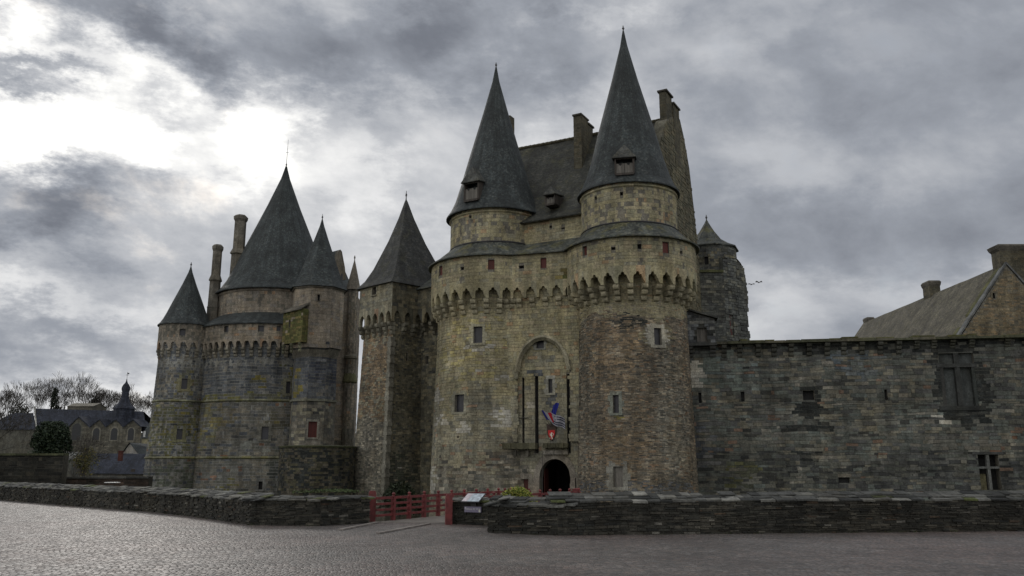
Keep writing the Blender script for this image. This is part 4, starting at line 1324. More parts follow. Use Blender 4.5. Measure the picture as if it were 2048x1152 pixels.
def flag(name, label, base, tip, W_, H_, sag, colfn, seed, nu=14, nv=10, o=.6):
    """base, tip: pole ends (du, dz, off); cloth hangs from the outer part of the pole"""
    b0, t0 = bpt(*base), bpt(*tip)
    t = thing(name, label, 'flag', b0, 'flags above the gate')
    m = M(); m.tube(b0, t0, .018, .014, 6, (.06, .05, .045)); m.build('pole', BROWNW, t)
    m = M(); g = []
    n3 = Vector((bay.n.x, bay.n.y, 0)); d3 = Vector((bay.d.x, bay.d.y, 0))
    ax_ = (t0 - b0).normalized()
    for i in range(nu + 1):
        row = []
        for j in range(nv + 1):
            a, b_ = i / nu, j / nv
            p = t0 - ax_ * (b_ * H_) + d3 * (a * W_ * sag[0]) + Vector((0, 0, -a * W_ * sag[1])) + n3 * (.07 * sin(a * 9 + b_ * 3 + seed) * (a + .2))
            p += Vector((0, 0, .05 * sin(a * 7 + seed * 2)))
            row.append(p)
        g.append(row)
    for i in range(nu):
        for j in range(nv):
            c = colfn((i + .5) / nu, (j + .5) / nv)
            m.poly([g[i][j], g[i + 1][j], g[i + 1][j + 1], g[i][j + 1]], c)
    o_ = m.build('cloth', FLAGM, t)
    md = o_.modifiers.new('thickness', 'SOLIDIFY'); md.thickness = .006
    return t


WH, BK, BL, RD = (.40, .40, .46), (.015, .016, .05), (.02, .025, .22), (.5, .02, .03)
flag('flag', 'blue, white and red tricolour drooping left of the coat of arms', (-.05, .5, .15), (-.55, 1.6, .8), .70, .8, (1.0, .28), lambda a, b_: BL if a < .2 else (WH if a < .62 else RD), .3)
flag('flag', 'black and white striped flag with a white speckled corner, right of the coat of arms', (0, .5, .15), (.08, 1.5, .8), 1.08, .9, (.95, .42), lambda a, b_: (WH if not (int(a * 14) % 3 == 1 and int(b_ * 10) % 3 == 1) else BK) if (a < .42 and b_ < .5) else (BK if int(b_ * 9) % 2 else WH), 1.2)
flag('flag', 'plain deep blue flag twisted round its pole, highest of the three', (.05, .5, .15), (.75, 2.15, .8), .48, 1.2, (-.9, .25), lambda a, b_: (.02, .03, .28) if (int(a * 8 + b_ * 6) % 3) else (.015, .02, .16), 2.2)

# ================================================================== square tower left of the gate towers
def poly_tower(parent, corners, closed, zb, ztop, batter, rh, ww, colfn, edge_holes, rng, dep=(.01, .04), wave=.04, name='wall', sides=True, rgset=None):
    """corners left-to-right as seen; walls between successive corners; batter(z) scales outward from the centre"""
    cx = sum(p[0] for p in corners) / len(corners); cy = sum(p[1] for p in corners) / len(corners)
    surfs = []
    n = len(corners)
    m = M()
    for k in range(n if closed else n - 1):
        A, B = corners[k], corners[(k + 1) % n]

        def bt(z, A=A, B=B):
            f = batter(z)
            return Vector(((A[0] - cx) * f, (A[1] - cy) * f)), Vector(((B[0] - cx) * f, (B[1] - cy) * f))
        s_ = Pln(A, B, bt)
        hs = [px_hole(s_, *q[:4]) for q in edge_holes.get(k, [])]
        grid_wall(m, s_, 0, s_.len, zb, ztop, hs, du=1.5, dz=1.2, col=MORT)
        if rgset is None or k in rgset:
            stones(m, s_, 0, s_.len, max(zb, -1.5), ztop, rh, ww, colfn(s_, k), hs, dep, .012, rng, wave=wave, sides=sides)
        surfs.append((s_, hs))
    m.build(name, MASON, parent)
    for (s_, hs), k in zip(surfs, range(len(surfs))):
        for q, h in zip(edge_holes.get(k, []), hs): q[4](parent, s_, h)
    return [s_ for s_, _ in surfs]


rg = random.Random(21)
PT = [(-13.0, 73.0), (-10.05, 70.15), (-7.9, 72.2), (-5.5, 75.0), (-9.8, 78.4)]
t = thing('square_tower', 'dark angular tower with a steep pyramid roof, left of the gate towers', 'tower', (-9.9, 73.8, 0))
bat = lambda z: max(0, .15 * (1 - z / 13.0))
DIMASH = pal([(3, (.13, .12, .085)), (2, (.10, .095, .07)), (1.5, (.17, .15, .10)), (1, (.07, .07, .06))], .15)  # dimmed ashlar: carries the shade of the tower's right-hand faces in its colour
cf = lambda s_, k: colmix(lambda u, z, r: (ASHG(r) if r.random() < .35 else SCHISTO(r)) if (k == 0 and z > 6 + nz(u, z, .5) * 2) else (SCHISTG(r) if k == 0 else DIMASH(r)),  # lit left face gets paler stones, the shaded faces dimmer ones
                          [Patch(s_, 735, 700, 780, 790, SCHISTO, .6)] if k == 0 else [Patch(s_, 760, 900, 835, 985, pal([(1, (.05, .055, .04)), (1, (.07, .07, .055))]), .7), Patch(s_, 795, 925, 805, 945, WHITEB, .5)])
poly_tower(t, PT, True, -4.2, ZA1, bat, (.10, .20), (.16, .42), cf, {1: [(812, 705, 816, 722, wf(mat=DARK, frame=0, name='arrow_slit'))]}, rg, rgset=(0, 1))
# corner quoins
m = M(); z = -1
while z < 12.5:
    hh = rg.uniform(.3, .45); f = bat(z); c = (-10.15 + (-10.15 + 9.4) * f, 70 + (70 - 73.72) * f)
    m.box((c[0] + .01, c[1] + .16, z + hh / 2), (.5 if int(z * 3) % 2 else .34, .5, hh - .015), jc((.21, .20, .165), rg), ax=-.7); z += hh
m.build('quoins', MASON, t)
cxp, cyp = -9.4, 73.72
PP = [((p[0] - cxp) * 1.13 + cxp, (p[1] - cyp) * 1.13 + cyp) for p in PT]
m = M(); sfl = []
for k in range(5):
    s_ = Pln(PP[k], PP[(k + 1) % 5]); nb = max(2, round(s_.len / 1.02))
    hs = [px_hole(s_, 745, 574, 753, 590, .3)] if k == 0 else []
    arch_panel(m, s_, 0, s_.len, nb, ZA0 - .1, ZA0 + .45, ZA1 - .1, ZA1 + .28, .31, .3, rg, ASHG if k == 0 else DIMASH, 'pointed')  # parapet stones also split into lit left and shaded other faces
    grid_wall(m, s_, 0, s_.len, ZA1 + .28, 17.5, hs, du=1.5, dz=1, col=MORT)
    if k < 2: stones(m, s_, 0, s_.len, ZA1 + .28, 17.5, (.2, .32), (.3, .7), P_(ASHG if k == 0 else DIMASH), hs, (.006, .025), .01, rg)
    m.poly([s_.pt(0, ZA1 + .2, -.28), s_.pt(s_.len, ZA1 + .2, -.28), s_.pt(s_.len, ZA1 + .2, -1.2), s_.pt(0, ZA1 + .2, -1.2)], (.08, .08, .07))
    sfl.append((s_, nb, hs))
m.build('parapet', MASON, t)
window(t, sfl[0][0], sfl[0][2][0], mat=DARK, frame=.1, col=(.2, .19, .15))
for k in (0, 1):
    b0 = Pln(PT[k], PT[k + 1]); nb = sfl[k][1]
    place_corbels(t, b0, [b0.len * q / nb for q in range(0 if k == 0 else 1, nb + 1)], ZC - .1, ZA0 - ZC, .62, .32, (.17, .16, .125), rg)
# pyramid roof
ap = Vector((-9.75, 73.9, 26.3)); ZP = 17.5
EP = [((p[0] - cxp) * 1.22 + cxp, (p[1] - cyp) * 1.22 + cyp) for p in PT]
m = M(); prev = None
profP = [(1.0, 0), (.985, .10), (.83, .75), (.66, 1.9), (.36, 4.6), (.15, 6.9), (.03, 8.5), (.0, 8.8)]
for i in range(len(profP) - 1):
    (f0, h0), (f1, h1) = profP[i], profP[i + 1]
    for k in range(5):
        A, B = EP[k], EP[(k + 1) % 5]
        ll = sqrt((A[0] - B[0]) ** 2 + (A[1] - B[1]) ** 2)
        def q(P, f, h): return Vector((ap.x + (P[0] - ap.x) * f, ap.y + (P[1] - ap.y) * f, ZP - .15 + h))
        m.poly([q(A, f0, h0), q(B, f0, h0), q(B, f1, h1), q(A, f1, h1)], uv=[(-ll / 2 * f0, h0 * 1.2), (ll / 2 * f0, h0 * 1.2), (ll / 2 * f1, h1 * 1.2), (-ll / 2 * f1, h1 * 1.2)])
m.poly([Vector((p[0], p[1], ZP - .16)) for p in EP][::-1], uv=[(0, 0)] * 5)
m.build('pyramid_roof', mat_slate('grey_slate', [(0, (.042, .045, .044)), (.5, (.065, .068, .064)), (1, (.11, .11, .10))], .25), t)
f = M(); f.lathe(ap.x, ap.y, [(.09, 25.6), (.04, 26.3), (.10, 26.5), (.04, 26.65), (.02, 26.9)], 8); f.build('finial', LEAD, t, smooth=True)

# curtain between the square tower and the left gate tower
t = thing('curtain_wall', 'narrow shadowed curtain wall between the angular tower and the left gate tower', 'castle wall', (-6, 70.4, 0))
cw = Pln((-8.1, 72.4), (-4.2, 69.0)); cwp = Pln((-8.6, 71.9), (-4.2, 68.0))
hs = [px_hole(cw, 851, 712, 857, 728)]
m = M(); grid_wall(m, cw, 0, cw.len, -4.2, ZA1, hs, du=1.5, col=MORT); stones(m, cw, 0, cw.len, -1, ZA1, (.14, .28), (.25, .6), P_(DIMASH), hs, (.01, .04), .012, rg); m.build('wall', MASON, t)  # dimmed stones put the shade of this recessed wall into its colour
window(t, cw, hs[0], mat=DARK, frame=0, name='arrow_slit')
m = M(); arch_panel(m, cwp, 0, cwp.len, 5, ZA0, ZA0 + .45, ZA1 - .1, ZA1 + .28, .31, .3, rg, DIMASH, 'pointed'); grid_wall(m, cwp, 0, cwp.len, ZA1 + .28, 17.2, (), col=MORT); stones(m, cwp, 0, cwp.len, ZA1 + .28, 17.2, (.2, .3), (.3, .7), P_(DIMASH), (), (.006, .025), .01, rg)
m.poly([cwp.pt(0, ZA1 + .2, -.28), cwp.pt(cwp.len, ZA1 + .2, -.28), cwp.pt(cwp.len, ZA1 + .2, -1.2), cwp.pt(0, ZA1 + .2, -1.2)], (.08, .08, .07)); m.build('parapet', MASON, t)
place_corbels(t, cw, [cw.len * q / 5 for q in range(1, 6)], ZC, ZA0 - ZC, .75, .32, (.15, .14, .11), rg)
m = M(); m.poly([cwp.pt(-.3, 17.1, .25), cwp.pt(cwp.len, 17.1, .25), cwp.pt(cwp.len, 18.9, -2.6), cwp.pt(-.3, 18.9, -2.6)], uv=[(0, 0), (5, 0), (5, 3.3), (0, 3.3)]); m.poly([cwp.pt(-.3, 17.0, .25), cwp.pt(cwp.len, 17.0, .25), cwp.pt(cwp.len, 17.1, .25), cwp.pt(-.3, 17.1, .25)], uv=[(0, 0), (5, 0), (5, .1), (0, .1)])
m.poly([cwp.pt(-.3, 17.0, .25), cwp.pt(cwp.len, 17.0, .25), cwp.pt(cwp.len, 17.0, -.3), cwp.pt(-.3, 17.0, -.3)], uv=[(0, 0)] * 4)
m.build('lean_to_roof', SLATE_MOSS, t)

# ================================================================== GREAT ROUND TOWER (left)
rg = random.Random(31)
GC = (-26.1, 92.0)
t = thing('great_tower', 'broad lichen-stained round tower with the widest slate cone and two tall chimneys', 'tower', (GC[0], GC[1], 0))
body = Cyl(*GC, lambda z: lin(z, -2, 8.6, 12.5, 7.9), 8.0); par = Cyl(*GC, 8.35, 8.35); drum = Cyl(*GC, 6.35, 6.35)
GB = [(572, 763, 581, 787, wf(frame=.3, col=(.17, .165, .12))), (523, 853, 537, 879, wf(frame=.25, col=(.16, .155, .13))), (517, 963, 525, 979, wf(mat=DARK, frame=.2, col=(.16, .16, .15)))]
GP = [(448, 652, 457, 664, wf(mat=GLASS, frame=0)), (516, 651, 528, 663, wf(mat=GLASS, frame=0)), (408, 658, 411, 669, wf(mat=GLASS, frame=0)), (553, 652, 561, 662, wf(mat=GLASS, frame=0))]
hb = [px_hole(body, *q[:4]) for q in GB]; hp = [px_hole(par, *q[:4], .3) for q in GP]
pt_ = [Patch(body, 405, 806, 475, 860, pal([(1, (.19, .16, .09)), (2, (.14, .125, .085)), (1, (.10, .10, .08))]), .7), Patch(body, 395, 810, 430, 900, pal([(1, (.17, .15, .07)), (1, (.13, .13, .09))]), .7),
       Patch(body, 500, 748, 535, 776, YELLOWL, .75), Patch(body, 536, 820, 580, 860, pal([(2, (.10, .095, .07)), (1, (.15, .13, .06))]), .6), Patch(body, 400, 925, 500, 960, pal([(1, (.17, .11, .08)), (3, (.14, .14, .125))]), .7), Patch(body, 430, 955, 475, 990, pal([(1, (.15, .14, .06)), (1, (.12, .12, .10))]), .6),
       Patch(body, 480, 880, 560, 905, pal([(1, (.17, .175, .155)), (1, (.11, .115, .10))]), .7), Patch(body, 540, 900, 600, 985, pal([(1, (.06, .065, .058)), (1, (.09, .095, .08))]), .7), Patch(body, 440, 660, 500, 720, BLUEG, .9), Patch(body, 583, 730, 596, 790, YELLOWL, .85), Patch(body, 400, 790, 600, 803, pal([(1, (.13, .125, .05)), (1, (.10, .10, .07))]), .6),
       Patch(body, 560, 720, 600, 800, pal([(1, (.10, .10, .05)), (2, (.09, .095, .09))]), .4)]
m = M(); u0, u1 = -1.35 * 8, 1.5 * 8
grid_wall(m, body, -1.7 * 8, 1.9 * 8, -4.2, 14.6, hb, du=.9, dz=1.5, col=(.19, .19, .175))
stones(m, body, u0, u1, -1.5, 14.4, (.2, .34), (.35, .85), colmix(lambda u, z, r: BLUEG(r) if z > 8.6 + nz(u, z, .4) else (GREYM(r) if r.random() < .8 else BLUEG(r)), pt_), hb, (.003, .018), .03, rg, sides=False, wave=.1)
m.build('wall', MASON, t)
for q, h in zip(GB, hb): q[4](t, body, h)
for zz in (8.35, 2.75):
    m = M(); ring_course(m, body, u0, u1, zz, .28, .16, pal([(2, (.15, .15, .10)), (1, (.13, .125, .06))]), rg); m.build('string_course', MASON, t)
m = M(); nb = 25; a0, a1 = -1.35 * 8.35, 1.3 * 8.35
arch_panel(m, par, a0, a1, nb, 13.78, 14.2, 14.42, 14.62, .25, .3, rg, ASHPINK, 'square')
grid_wall(m, par, a0, a1, 14.62, 16.3, hp, du=.9, dz=.9, col=MORT)
stones(m, par, a0, a1, 14.62, 16.3, (.26, .36), (.5, 1.1), P_(ASHPINK), hp, (.003, .012), .008, rg, sides=False)
for k in range(40):
    a, b_ = a0 + (a1 - a0) * k / 40, a0 + (a1 - a0) * (k + 1) / 40
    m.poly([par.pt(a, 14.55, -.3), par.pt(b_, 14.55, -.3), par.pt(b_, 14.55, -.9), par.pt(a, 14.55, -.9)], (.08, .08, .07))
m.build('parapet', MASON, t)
for q, h in zip(GP, hp): q[4](t, par, h)
place_corbels(t, body, [(a0 + (a1 - a0) * k / nb) / 8.35 * 8 for k in range(nb + 1)], 12.85, .95, .50, .34, (.20, .185, .15), rg)
m = M(); grid_wall(m, drum, -2 * 6.35, 2 * 6.35, 16.5, 20.4, (), du=.9, dz=1, col=MORT)
stones(m, drum, -1.5 * 6.35, 1.5 * 6.35, 17.2, 20.35, (.28, .4), (.5, 1.1), colmix(P_(ASHPINK), [Patch(drum, 490, 605, 503, 612, pal([(1, (.30, .17, .10))]), 1)]), (), (.003, .012), .008, rg, sides=False)
ring_course(m, drum, -1.6 * 6.35, 1.6 * 6.35, 19.95, .35, .15, ASHPINK, rg)
m.build('drum', MASON, t)
base = atan2(par.d0.y, par.d0.x)
m = M(); m.lathe(*GC, [(8.3, 16.25), (8.6, 16.15), (8.62, 16.25), (7.9, 16.7), (6.4, 17.7)], 72, base - 2.2, base + 2.2, jit=.04); m.build('lean_to_roof', SLATE, t)
cone_roof(t, *GC, 6.85, 20.35, 36.0, SLATE, 72, jit=.05)
m = M(); m.tube((GC[0], GC[1], 36), (GC[0] + .05, GC[1], 39.3), .035, .015, 5); m.tube((GC[0] - .15, GC[1], 37.7), (GC[0] + .2, GC[1], 37.75), .02, .02, 5); m.build('lightning_rod', LEAD, t)


def shaft(parent, px, pyb, pyt, Y, r, zb=None, label=None):
    """octagonal chimney of three stages with mouldings"""
    c = at(px, (pyb + pyt) / 2, Y); zt = at(px, pyt, Y).z; z0 = zb if zb is not None else at(px, pyb, Y).z
    H_ = zt - z0; za_ = z0 + H_ * .46; m = M(); n = 6
    pr = [(r * 1.12, z0 - 2), (r * 1.12, z0 + H_ * .08), (r * 1.2, z0 + H_ * .085), (r * 1.05, z0 + H_ * .11), (r, za_), (r * 1.22, za_ + .12), (r * 1.2, za_ + .22), (r * .86, za_ + .75), (r * .84, zt - .75), (r * 1.02, zt - .5), (r * 1.05, zt - .2), (r * .9, zt - .1), (r * .75, zt), (.02, zt)]
    for i in range(len(pr) - 1):
        segs = max(1, int((pr[i + 1][1] - pr[i][1]) / .35))
        for q in range(segs):
            f0, f1 = q / segs, (q + 1) / segs
            ra_, rb_ = pr[i][0] + (pr[i + 1][0] - pr[i][0]) * f0, pr[i][0] + (pr[i + 1][0] - pr[i][0]) * f1
            z0_, z1_ = pr[i][1] + (pr[i + 1][1] - pr[i][1]) * f0, pr[i][1] + (pr[i + 1][1] - pr[i][1]) * f1
            for k in range(n):
                t0, t1 = 2 * pi * (k + .5) / n, 2 * pi * (k + 1.5) / n
                m.poly([Vector((c.x + cos(t0) * ra_, c.y + sin(t0) * ra_, z0_)), Vector((c.x + cos(t1) * ra_, c.y + sin(t1) * ra_, z0_)), Vector((c.x + cos(t1) * rb_, c.y + sin(t1) * rb_, z1_)), Vector((c.x + cos(t0) * rb_, c.y + sin(t0) * rb_, z1_))], jc((.13, .12, .10), rg, .1))
    return m.build('chimney', MASON, parent, label=label)


shaft(t, 431, 628, 490, 89, .58, label='shorter left chimney shaft')
shaft(t, 477, 580, 431, 90.5, .76, label='taller right chimney shaft against the cone')

# left corner turret
rg = random.Random(33)
TC = (-34.2, 87.0)
t = thing('corner_turret', 'slim round turret with its own slate cone, leftmost of the castle', 'turret', (TC[0], TC[1], 0))
b1 = Cyl(*TC, lambda z: lin(z, -2, 2.95, 12.5, 2.42), 2.6); p1 = Cyl(*TC, 2.62, 2.62)
LB = [(363, 757, 375, 778, wf(frame=.3, col=(.17, .16, .10))), (353, 858, 365, 879, wf(frame=.3, col=(.16, .155, .09))), (388, 932, 398, 985, wf(mat=BROWNW, frame=0, rv=.3))]
LP = [(359, 658, 371, 671, wf(mat=GLASS, frame=0))]
hb = [px_hole(b1, *q[:4]) for q in LB]; hp = [px_hole(p1, *q[:4], .3) for q in LP]
m = M(); grid_wall(m, b1, -1.6 * 2.6, 1.9 * 2.6, -4.2, 14.4, hb, du=.5, dz=1.5, col=(.19, .19, .175))
stones(m, b1, -1.6 * 2.6, 1.7 * 2.6, -1.5, 14.2, (.2, .34), (.3, .75), colmix(lambda u, z, r: BLUEG(r) if r.random() < .6 else GREYM(r),
       [Patch(b1, 300, 800, 400, 910, pal([(2, (.11, .11, .06)), (1, (.09, .095, .07)), (1, (.14, .13, .05))]), .75), Patch(b1, 300, 925, 400, 985, pal([(1, (.11, .12, .09)), (1, (.09, .10, .08))]), .8), Patch(b1, 350, 740, 390, 800, pal([(1, (.15, .135, .07)), (1, (.11, .11, .08))]), .7), Patch(b1, 355, 815, 395, 890, YELLOWL, .12)]), hb, (.003, .018), .03, rg, sides=False, wave=.1)
m.build('wall', MASON, t)
for q, h in zip(LB, hb): q[4](t, b1, h)
for zz in (8.35, 2.75):
    m = M(); ring_course(m, b1, -1.6 * 2.6, 1.7 * 2.6, zz, .28, .14, pal([(2, (.15, .15, .10)), (1, (.13, .125, .06))]), rg); m.build('string_course', MASON, t)
m = M(); nb = 9; a0, a1 = -1.7 * 2.62, 1.6 * 2.62
arch_panel(m, p1, a0, a1, nb, 13.78, 14.2, 14.42, 14.62, .25, .25, rg, ASHPINK, 'square'); grid_wall(m, p1, a0, a1, 14.62, 16.5, hp, du=.5, dz=.9, col=MORT)
stones(m, p1, a0, a1, 14.62, 16.5, (.26, .36), (.4, .9), P_(ASHPINK), hp, (.003, .012), .008, rg, sides=False); m.build('parapet', MASON, t)
for q, h in zip(LP, hp): q[4](t, p1, h)
place_corbels(t, b1, [(a0 + (a1 - a0) * k / nb) / 2.62 * 2.6 for k in range(nb + 1)], 12.85, .95, .26, .32, (.20, .185, .15), rg)
cone_roof(t, *TC, 2.78, 16.4, 22.9, SLATE, 40)

# octagonal stair turret
TC = (-19.75, 84.0); rr = 2.62
t = thing('stair_turret', 'pale octagonal stair turret with a slate spire, right of the broad tower', 'turret', (TC[0], TC[1], 0))
aa = atan2(-84, 19.75)


PH = pi / 8 + .12


def octa(r, n=8, ph=pi / 8 + .12): return [(TC[0] + cos(aa + ph + 2 * pi * k / n - pi / 2 - pi / 8 - pi / 8) * r, TC[1] + sin(aa + ph + 2 * pi * k / n - pi / 2 - pi / 8 - pi / 8) * r) for k in range(n)]


oc = octa(rr, 8, PH)
eh = {}
s_test = [Pln(oc[k], oc[(k + 1) % 8]) for k in range(8)]


def face_for(px, py):
    best = None
    for k, s_ in enumerate(s_test):
        if s_.n.dot(Vector((-TC[0], -TC[1]))) <= 0: continue
        u, z = s_.pix(px, py)
        if 0.1 < u < s_.len - .1: best = k
    return best


for q in [(635, 589, 640, 602, wf(mat=DARK, frame=.08, col=(.17, .15, .12))), (616, 843, 634, 875, wf(mat=REDW, frame=.16, col=(.2, .19, .16), rv=.15)), (570, 889, 580, 893, wf(mat=DARK, frame=0, name='slit'))]:
    k = face_for((q[0] + q[2]) / 2, (q[1] + q[3]) / 2)
    if k is not None: eh.setdefault(k, []).append(q)
colf = lambda s_, k: colmix(lambda u, z, r: ASHPINK(r) if z > 13.4 else (BLUEG(r) if z > 8.2 + nz(u, z, .4) else (GREYM(r) if r.random() < .75 else ASHG(r))),
    [Patch(s_, 610, 690, 690, 780, pal([(1, (.05, .055, .07)), (1, (.07, .075, .085))]), .65), Patch(s_, 590, 735, 600, 800, YELLOWL, .6), Patch(s_, 605, 830, 680, 900, GREYM, .6), Patch(s_, 596, 640, 606, 690, pal([(1, (.26, .16, .09)), (1, (.2, .15, .1))]), .7)])
poly_tower(t, oc, True, -4.2, 19.7, lambda z: 0.0 if z > 13.3 else -.17 + .04 * (1 - z / 13), (.26, .36), (.4, .9), colf, eh, rg, dep=(.003, .02), sides=False, rgset=[k for k in range(8) if s_test[k].n.dot(Vector((-TC[0], -TC[1]))) > 0])
m = M(); c8 = octa(rr * 1.05)
for k in range(8):
    s_ = Pln(c8[k], c8[(k + 1) % 8])
    sbox(m, s_, 0, s_.len, 19.45, 19.68, -.2, .03, (.14, .13, .11))
m.build('cornice', MASON, t)
for zz in (8.25,):
    m = M()
    for k in range(8):
        s_ = Pln(octa(rr * .86)[k], octa(rr * .86)[(k + 1) % 8]); sbox(m, s_, -.03, s_.len + .03, zz, zz + .22, -.1, .12, (.15, .15, .12))
    m.build('string_course', MASON, t)
m = M(); za, ze = 27.3, 19.6; rw = []
for f, g in CONEP[::-1]:
    rw.append(([Vector((p[0], p[1], za - (za - ze) * f)) for p in octa(3.0 * g)], (1 - f) * 8.4, g))
for (a, la, ga), (b_, lb, gb) in zip(rw, rw[1:]):
    for k in range(8):
        m.poly([a[k], a[(k + 1) % 8], b_[(k + 1) % 8], b_[k]], uv=[(k * 2.3 - 1.1 * ga, la), (k * 2.3 + 1.1 * ga, la), (k * 2.3 + 1.1 * gb, lb), (k * 2.3 - 1.1 * gb, lb)])
m.poly(rw[0][0][::-1], uv=[(0, 0)] * 8)
m.build('spire', SLATE, t)
f = M(); f.lathe(TC[0], TC[1], [(.09, 26.7), (.04, 27.3), (.10, 27.45), (.03, 27.6), (.02, 27.8)], 8); f.build('finial', LEAD, t, smooth=True)

# moss covered latrine box between great tower and stair turret
t = thing('latrine_box', 'moss-covered stone box with slanting stone roof, left of the octagonal turret', 'oriel', tuple(at(586, 690, 82.6)))
L0, R0_ = at(563, 700, 82.7), at(602, 700, 80.9); s_ = Pln((L0.x, L0.y), (R0_.x, R0_.y))
zt = s_.pix(585, 628)[1]; zb_ = s_.pix(585, 686)[1]; hq = [px_hole(s_, 578, 641, 581, 655)]
m = M(); grid_wall(m, s_, 0, s_.len, zb_, zt + .4, hq, du=.5, dz=.8, col=(.08, .08, .04)); stones(m, s_, 0, s_.len, zb_, zt + .4, (.2, .3), (.3, .6), lambda u, z, r: MOSSY(r) if r.random() < .88 else ASHPINK(r), hq, (.005, .02), .01, rg)
sR = Pln(tuple(s_.pt(s_.len, 0).xy), tuple((s_.pt(s_.len, 0) + Vector((-s_.n.x, -s_.n.y, 0)) * 2.2).xy)); sL = Pln(tuple((s_.pt(0, 0) + Vector((-s_.n.x, -s_.n.y, 0)) * 2.2).xy), tuple(s_.pt(0, 0).xy))
for q in (sR, sL): grid_wall(m, q, 0, q.len, zb_, zt + .4, (), col=(.07, .07, .04)); stones(m, q, 0, q.len, zb_, zt + .4, (.2, .3), (.3, .6), P_(MOSSY), (), (.005, .02), .01, rg)
m.poly([s_.pt(0, zb_), s_.pt(s_.len, zb_), s_.pt(s_.len, zb_, -2.2), s_.pt(0, zb_, -2.2)], (.05, .05, .04))
m.build('wall', MASON, t); window(t, s_, hq[0], mat=DARK, frame=0, name='slit', rv=.3)
m = M(); m.poly([s_.pt(-.25, zt + .3, .25), s_.pt(s_.len + .1, zt + .45, .25), s_.pt(s_.len + .1, zt + 1.9, -1.9), s_.pt(-.25, zt + 1.5, -1.9)], uv=[(0, 0), (2, 0), (2, 2.8), (0, 2.8)])
m.poly([s_.pt(-.25, zt + .15, .25), s_.pt(s_.len + .1, zt + .3, .25), s_.pt(s_.len + .1, zt + .45, .25), s_.pt(-.25, zt + .3, .25)], uv=[(0, 0), (2, 0), (2, .2), (0, .2)])
m.poly([s_.pt(s_.len + .1, zt + .3, .25), s_.pt(s_.len + .1, zt + 1.7, -1.9), s_.pt(s_.len + .1, zt + 1.9, -1.9), s_.pt(s_.len + .1, zt + .45, .25)], uv=[(0, 0), (2, 0), (2, .2), (0, .2)])
m.build('stone_roof', STONEROOF, t)
place_corbels(t, s_, [.25, s_.len / 2, s_.len - .25], zb_ - 1.0, 1.0, .1, .3, (.12, .12, .08), rg)

# chapel range behind the stair turret
t = thing('chapel_range', 'narrow pale stone range with a pointed gable dormer, right of the octagonal stair turret', 'castle building', (-18, 90, 0))
QA = at(668, 900, 87); QB = at(693, 900, 89.5)
s1 = Pln((QA.x - 1.5, QA.y + .6), (QB.x + .2, QB.y)); s2 = Pln((QB.x + .2, QB.y), (-17.35, QB.y + 5))
m = M()
for s_ in (s1, s2):
    grid_wall(m, s_, 0, s_.len, -4.2, 20.6, (), col=MORT); stones(m, s_, 0, s_.len, -1.5, 20.6, (.26, .36), (.35, .8), lambda u, z, r: ASHPINK(r) if z > 5 + nz(u, z) else GREYM(r), (), (.004, .025), .012, rg, sides=False)
m.build('wall', MASON, t)
m = M()
sg_ = Pln((at(668, 560, 87.5).x, 87.4), (at(692, 560, 88.7).x, 88.6)); G = [sg_.pix(668, 560), sg_.pix(692, 560), sg_.pix(690, 535), sg_.pix(684, 503), sg_.pix(681, 499), sg_.pix(677, 503), sg_.pix(673, 524), sg_.pix(669, 530)]
m.poly([sg_.pt(*g, 0) for g in G], (.15, .135, .11)); m.poly([sg_.pt(*g, -.5) for g in G][::-1], (.2, .18, .14))
for k in range(len(G)): m.poly([sg_.pt(*G[k], 0), sg_.pt(*G[(k + 1) % len(G)], 0), sg_.pt(*G[(k + 1) % len(G)], -.5), sg_.pt(*G[k], -.5)], jc((.15, .14, .12), rg))
gd = m.build('gable_dormer', MASON, t)
for (x0, x1) in ((676.5, 679.5), (681.5, 685)):
    h = px_hole(sg_, x0, 548, x1, 563); m = M(); sbox(m, sg_, h[0], h[1], h[2], h[3], .0, .03); m.build('window', GLASS, gd)
ridge = sg_.pt(*G[4]); m = M()
e0, e1 = sg_.pt(G[6][0], G[6][1]), sg_.pt(G[2][0], G[2][1]); back = Vector((-sg_.n.x, -sg_.n.y, 0)) * 5
m.poly([e0, ridge, ridge + back, e0 + back], uv=[(0, 0), (0, 2), (4, 2), (4, 0)]); m.poly([ridge, e1, e1 + back, ridge + back], uv=[(0, 0), (0, 2), (4, 2), (4, 0)])
B0_ = at(700, 560, 90); m.poly([Vector((s1.A0.x, s1.A0.y, 20.5)), Vector((s1.B0.x, s1.B0.y, 20.5)), Vector((s1.B0.x - 2, s1.B0.y + 4, 24)), Vector((s1.A0.x - 2, s1.A0.y + 4, 24))], uv=[(0, 0), (3, 0), (3, 4), (0, 4)])
m.build('roof', SLATE, t)
# slender round turret with a stone spirelet
t = thing('spirelet_turret', 'slender round turret with small stone cone, rightmost of the left tower cluster', 'turret', tuple(at(702, 900, 89).xy) + (0,))
p = at(702, 700, 89.2); zE = at(702, 576, 88.2).z; zA = at(697, 520, 89.2).z
m = M(); cy_ = Cyl(p.x, p.y, lambda z: .56 if z > 13.3 else (.62 if z > 11 else .66), .6)
grid_wall(m, cy_, -pi * .6, pi * .6, -4.2, zE, (), du=.4, dz=1.0, col=MORT)
stones(m, cy_, -2 * .6, 2 * .6, -1.5, zE, (.26, .36), (.35, .6), lambda u, z, r: ASHPINK(r) if z > 6 else GREYM(r), (), (.003, .012), .01, rg, sides=False)
m.build('wall', MASON, t)
m = M(); m.lathe(p.x, p.y, [(.5, 13.1), (.74, 13.3), (.74, 13.5), (.5, 13.75)], 20, col=(.16, .15, .12)); m.build('moulding', MASON, t)
m = M(); m.lathe(p.x, p.y, [(.55, 10.6), (.8, 10.8), (.78, 11.0), (.55, 11.9)], 20, col=(.11, .11, .06)); m.build('moulding', MASON, t)
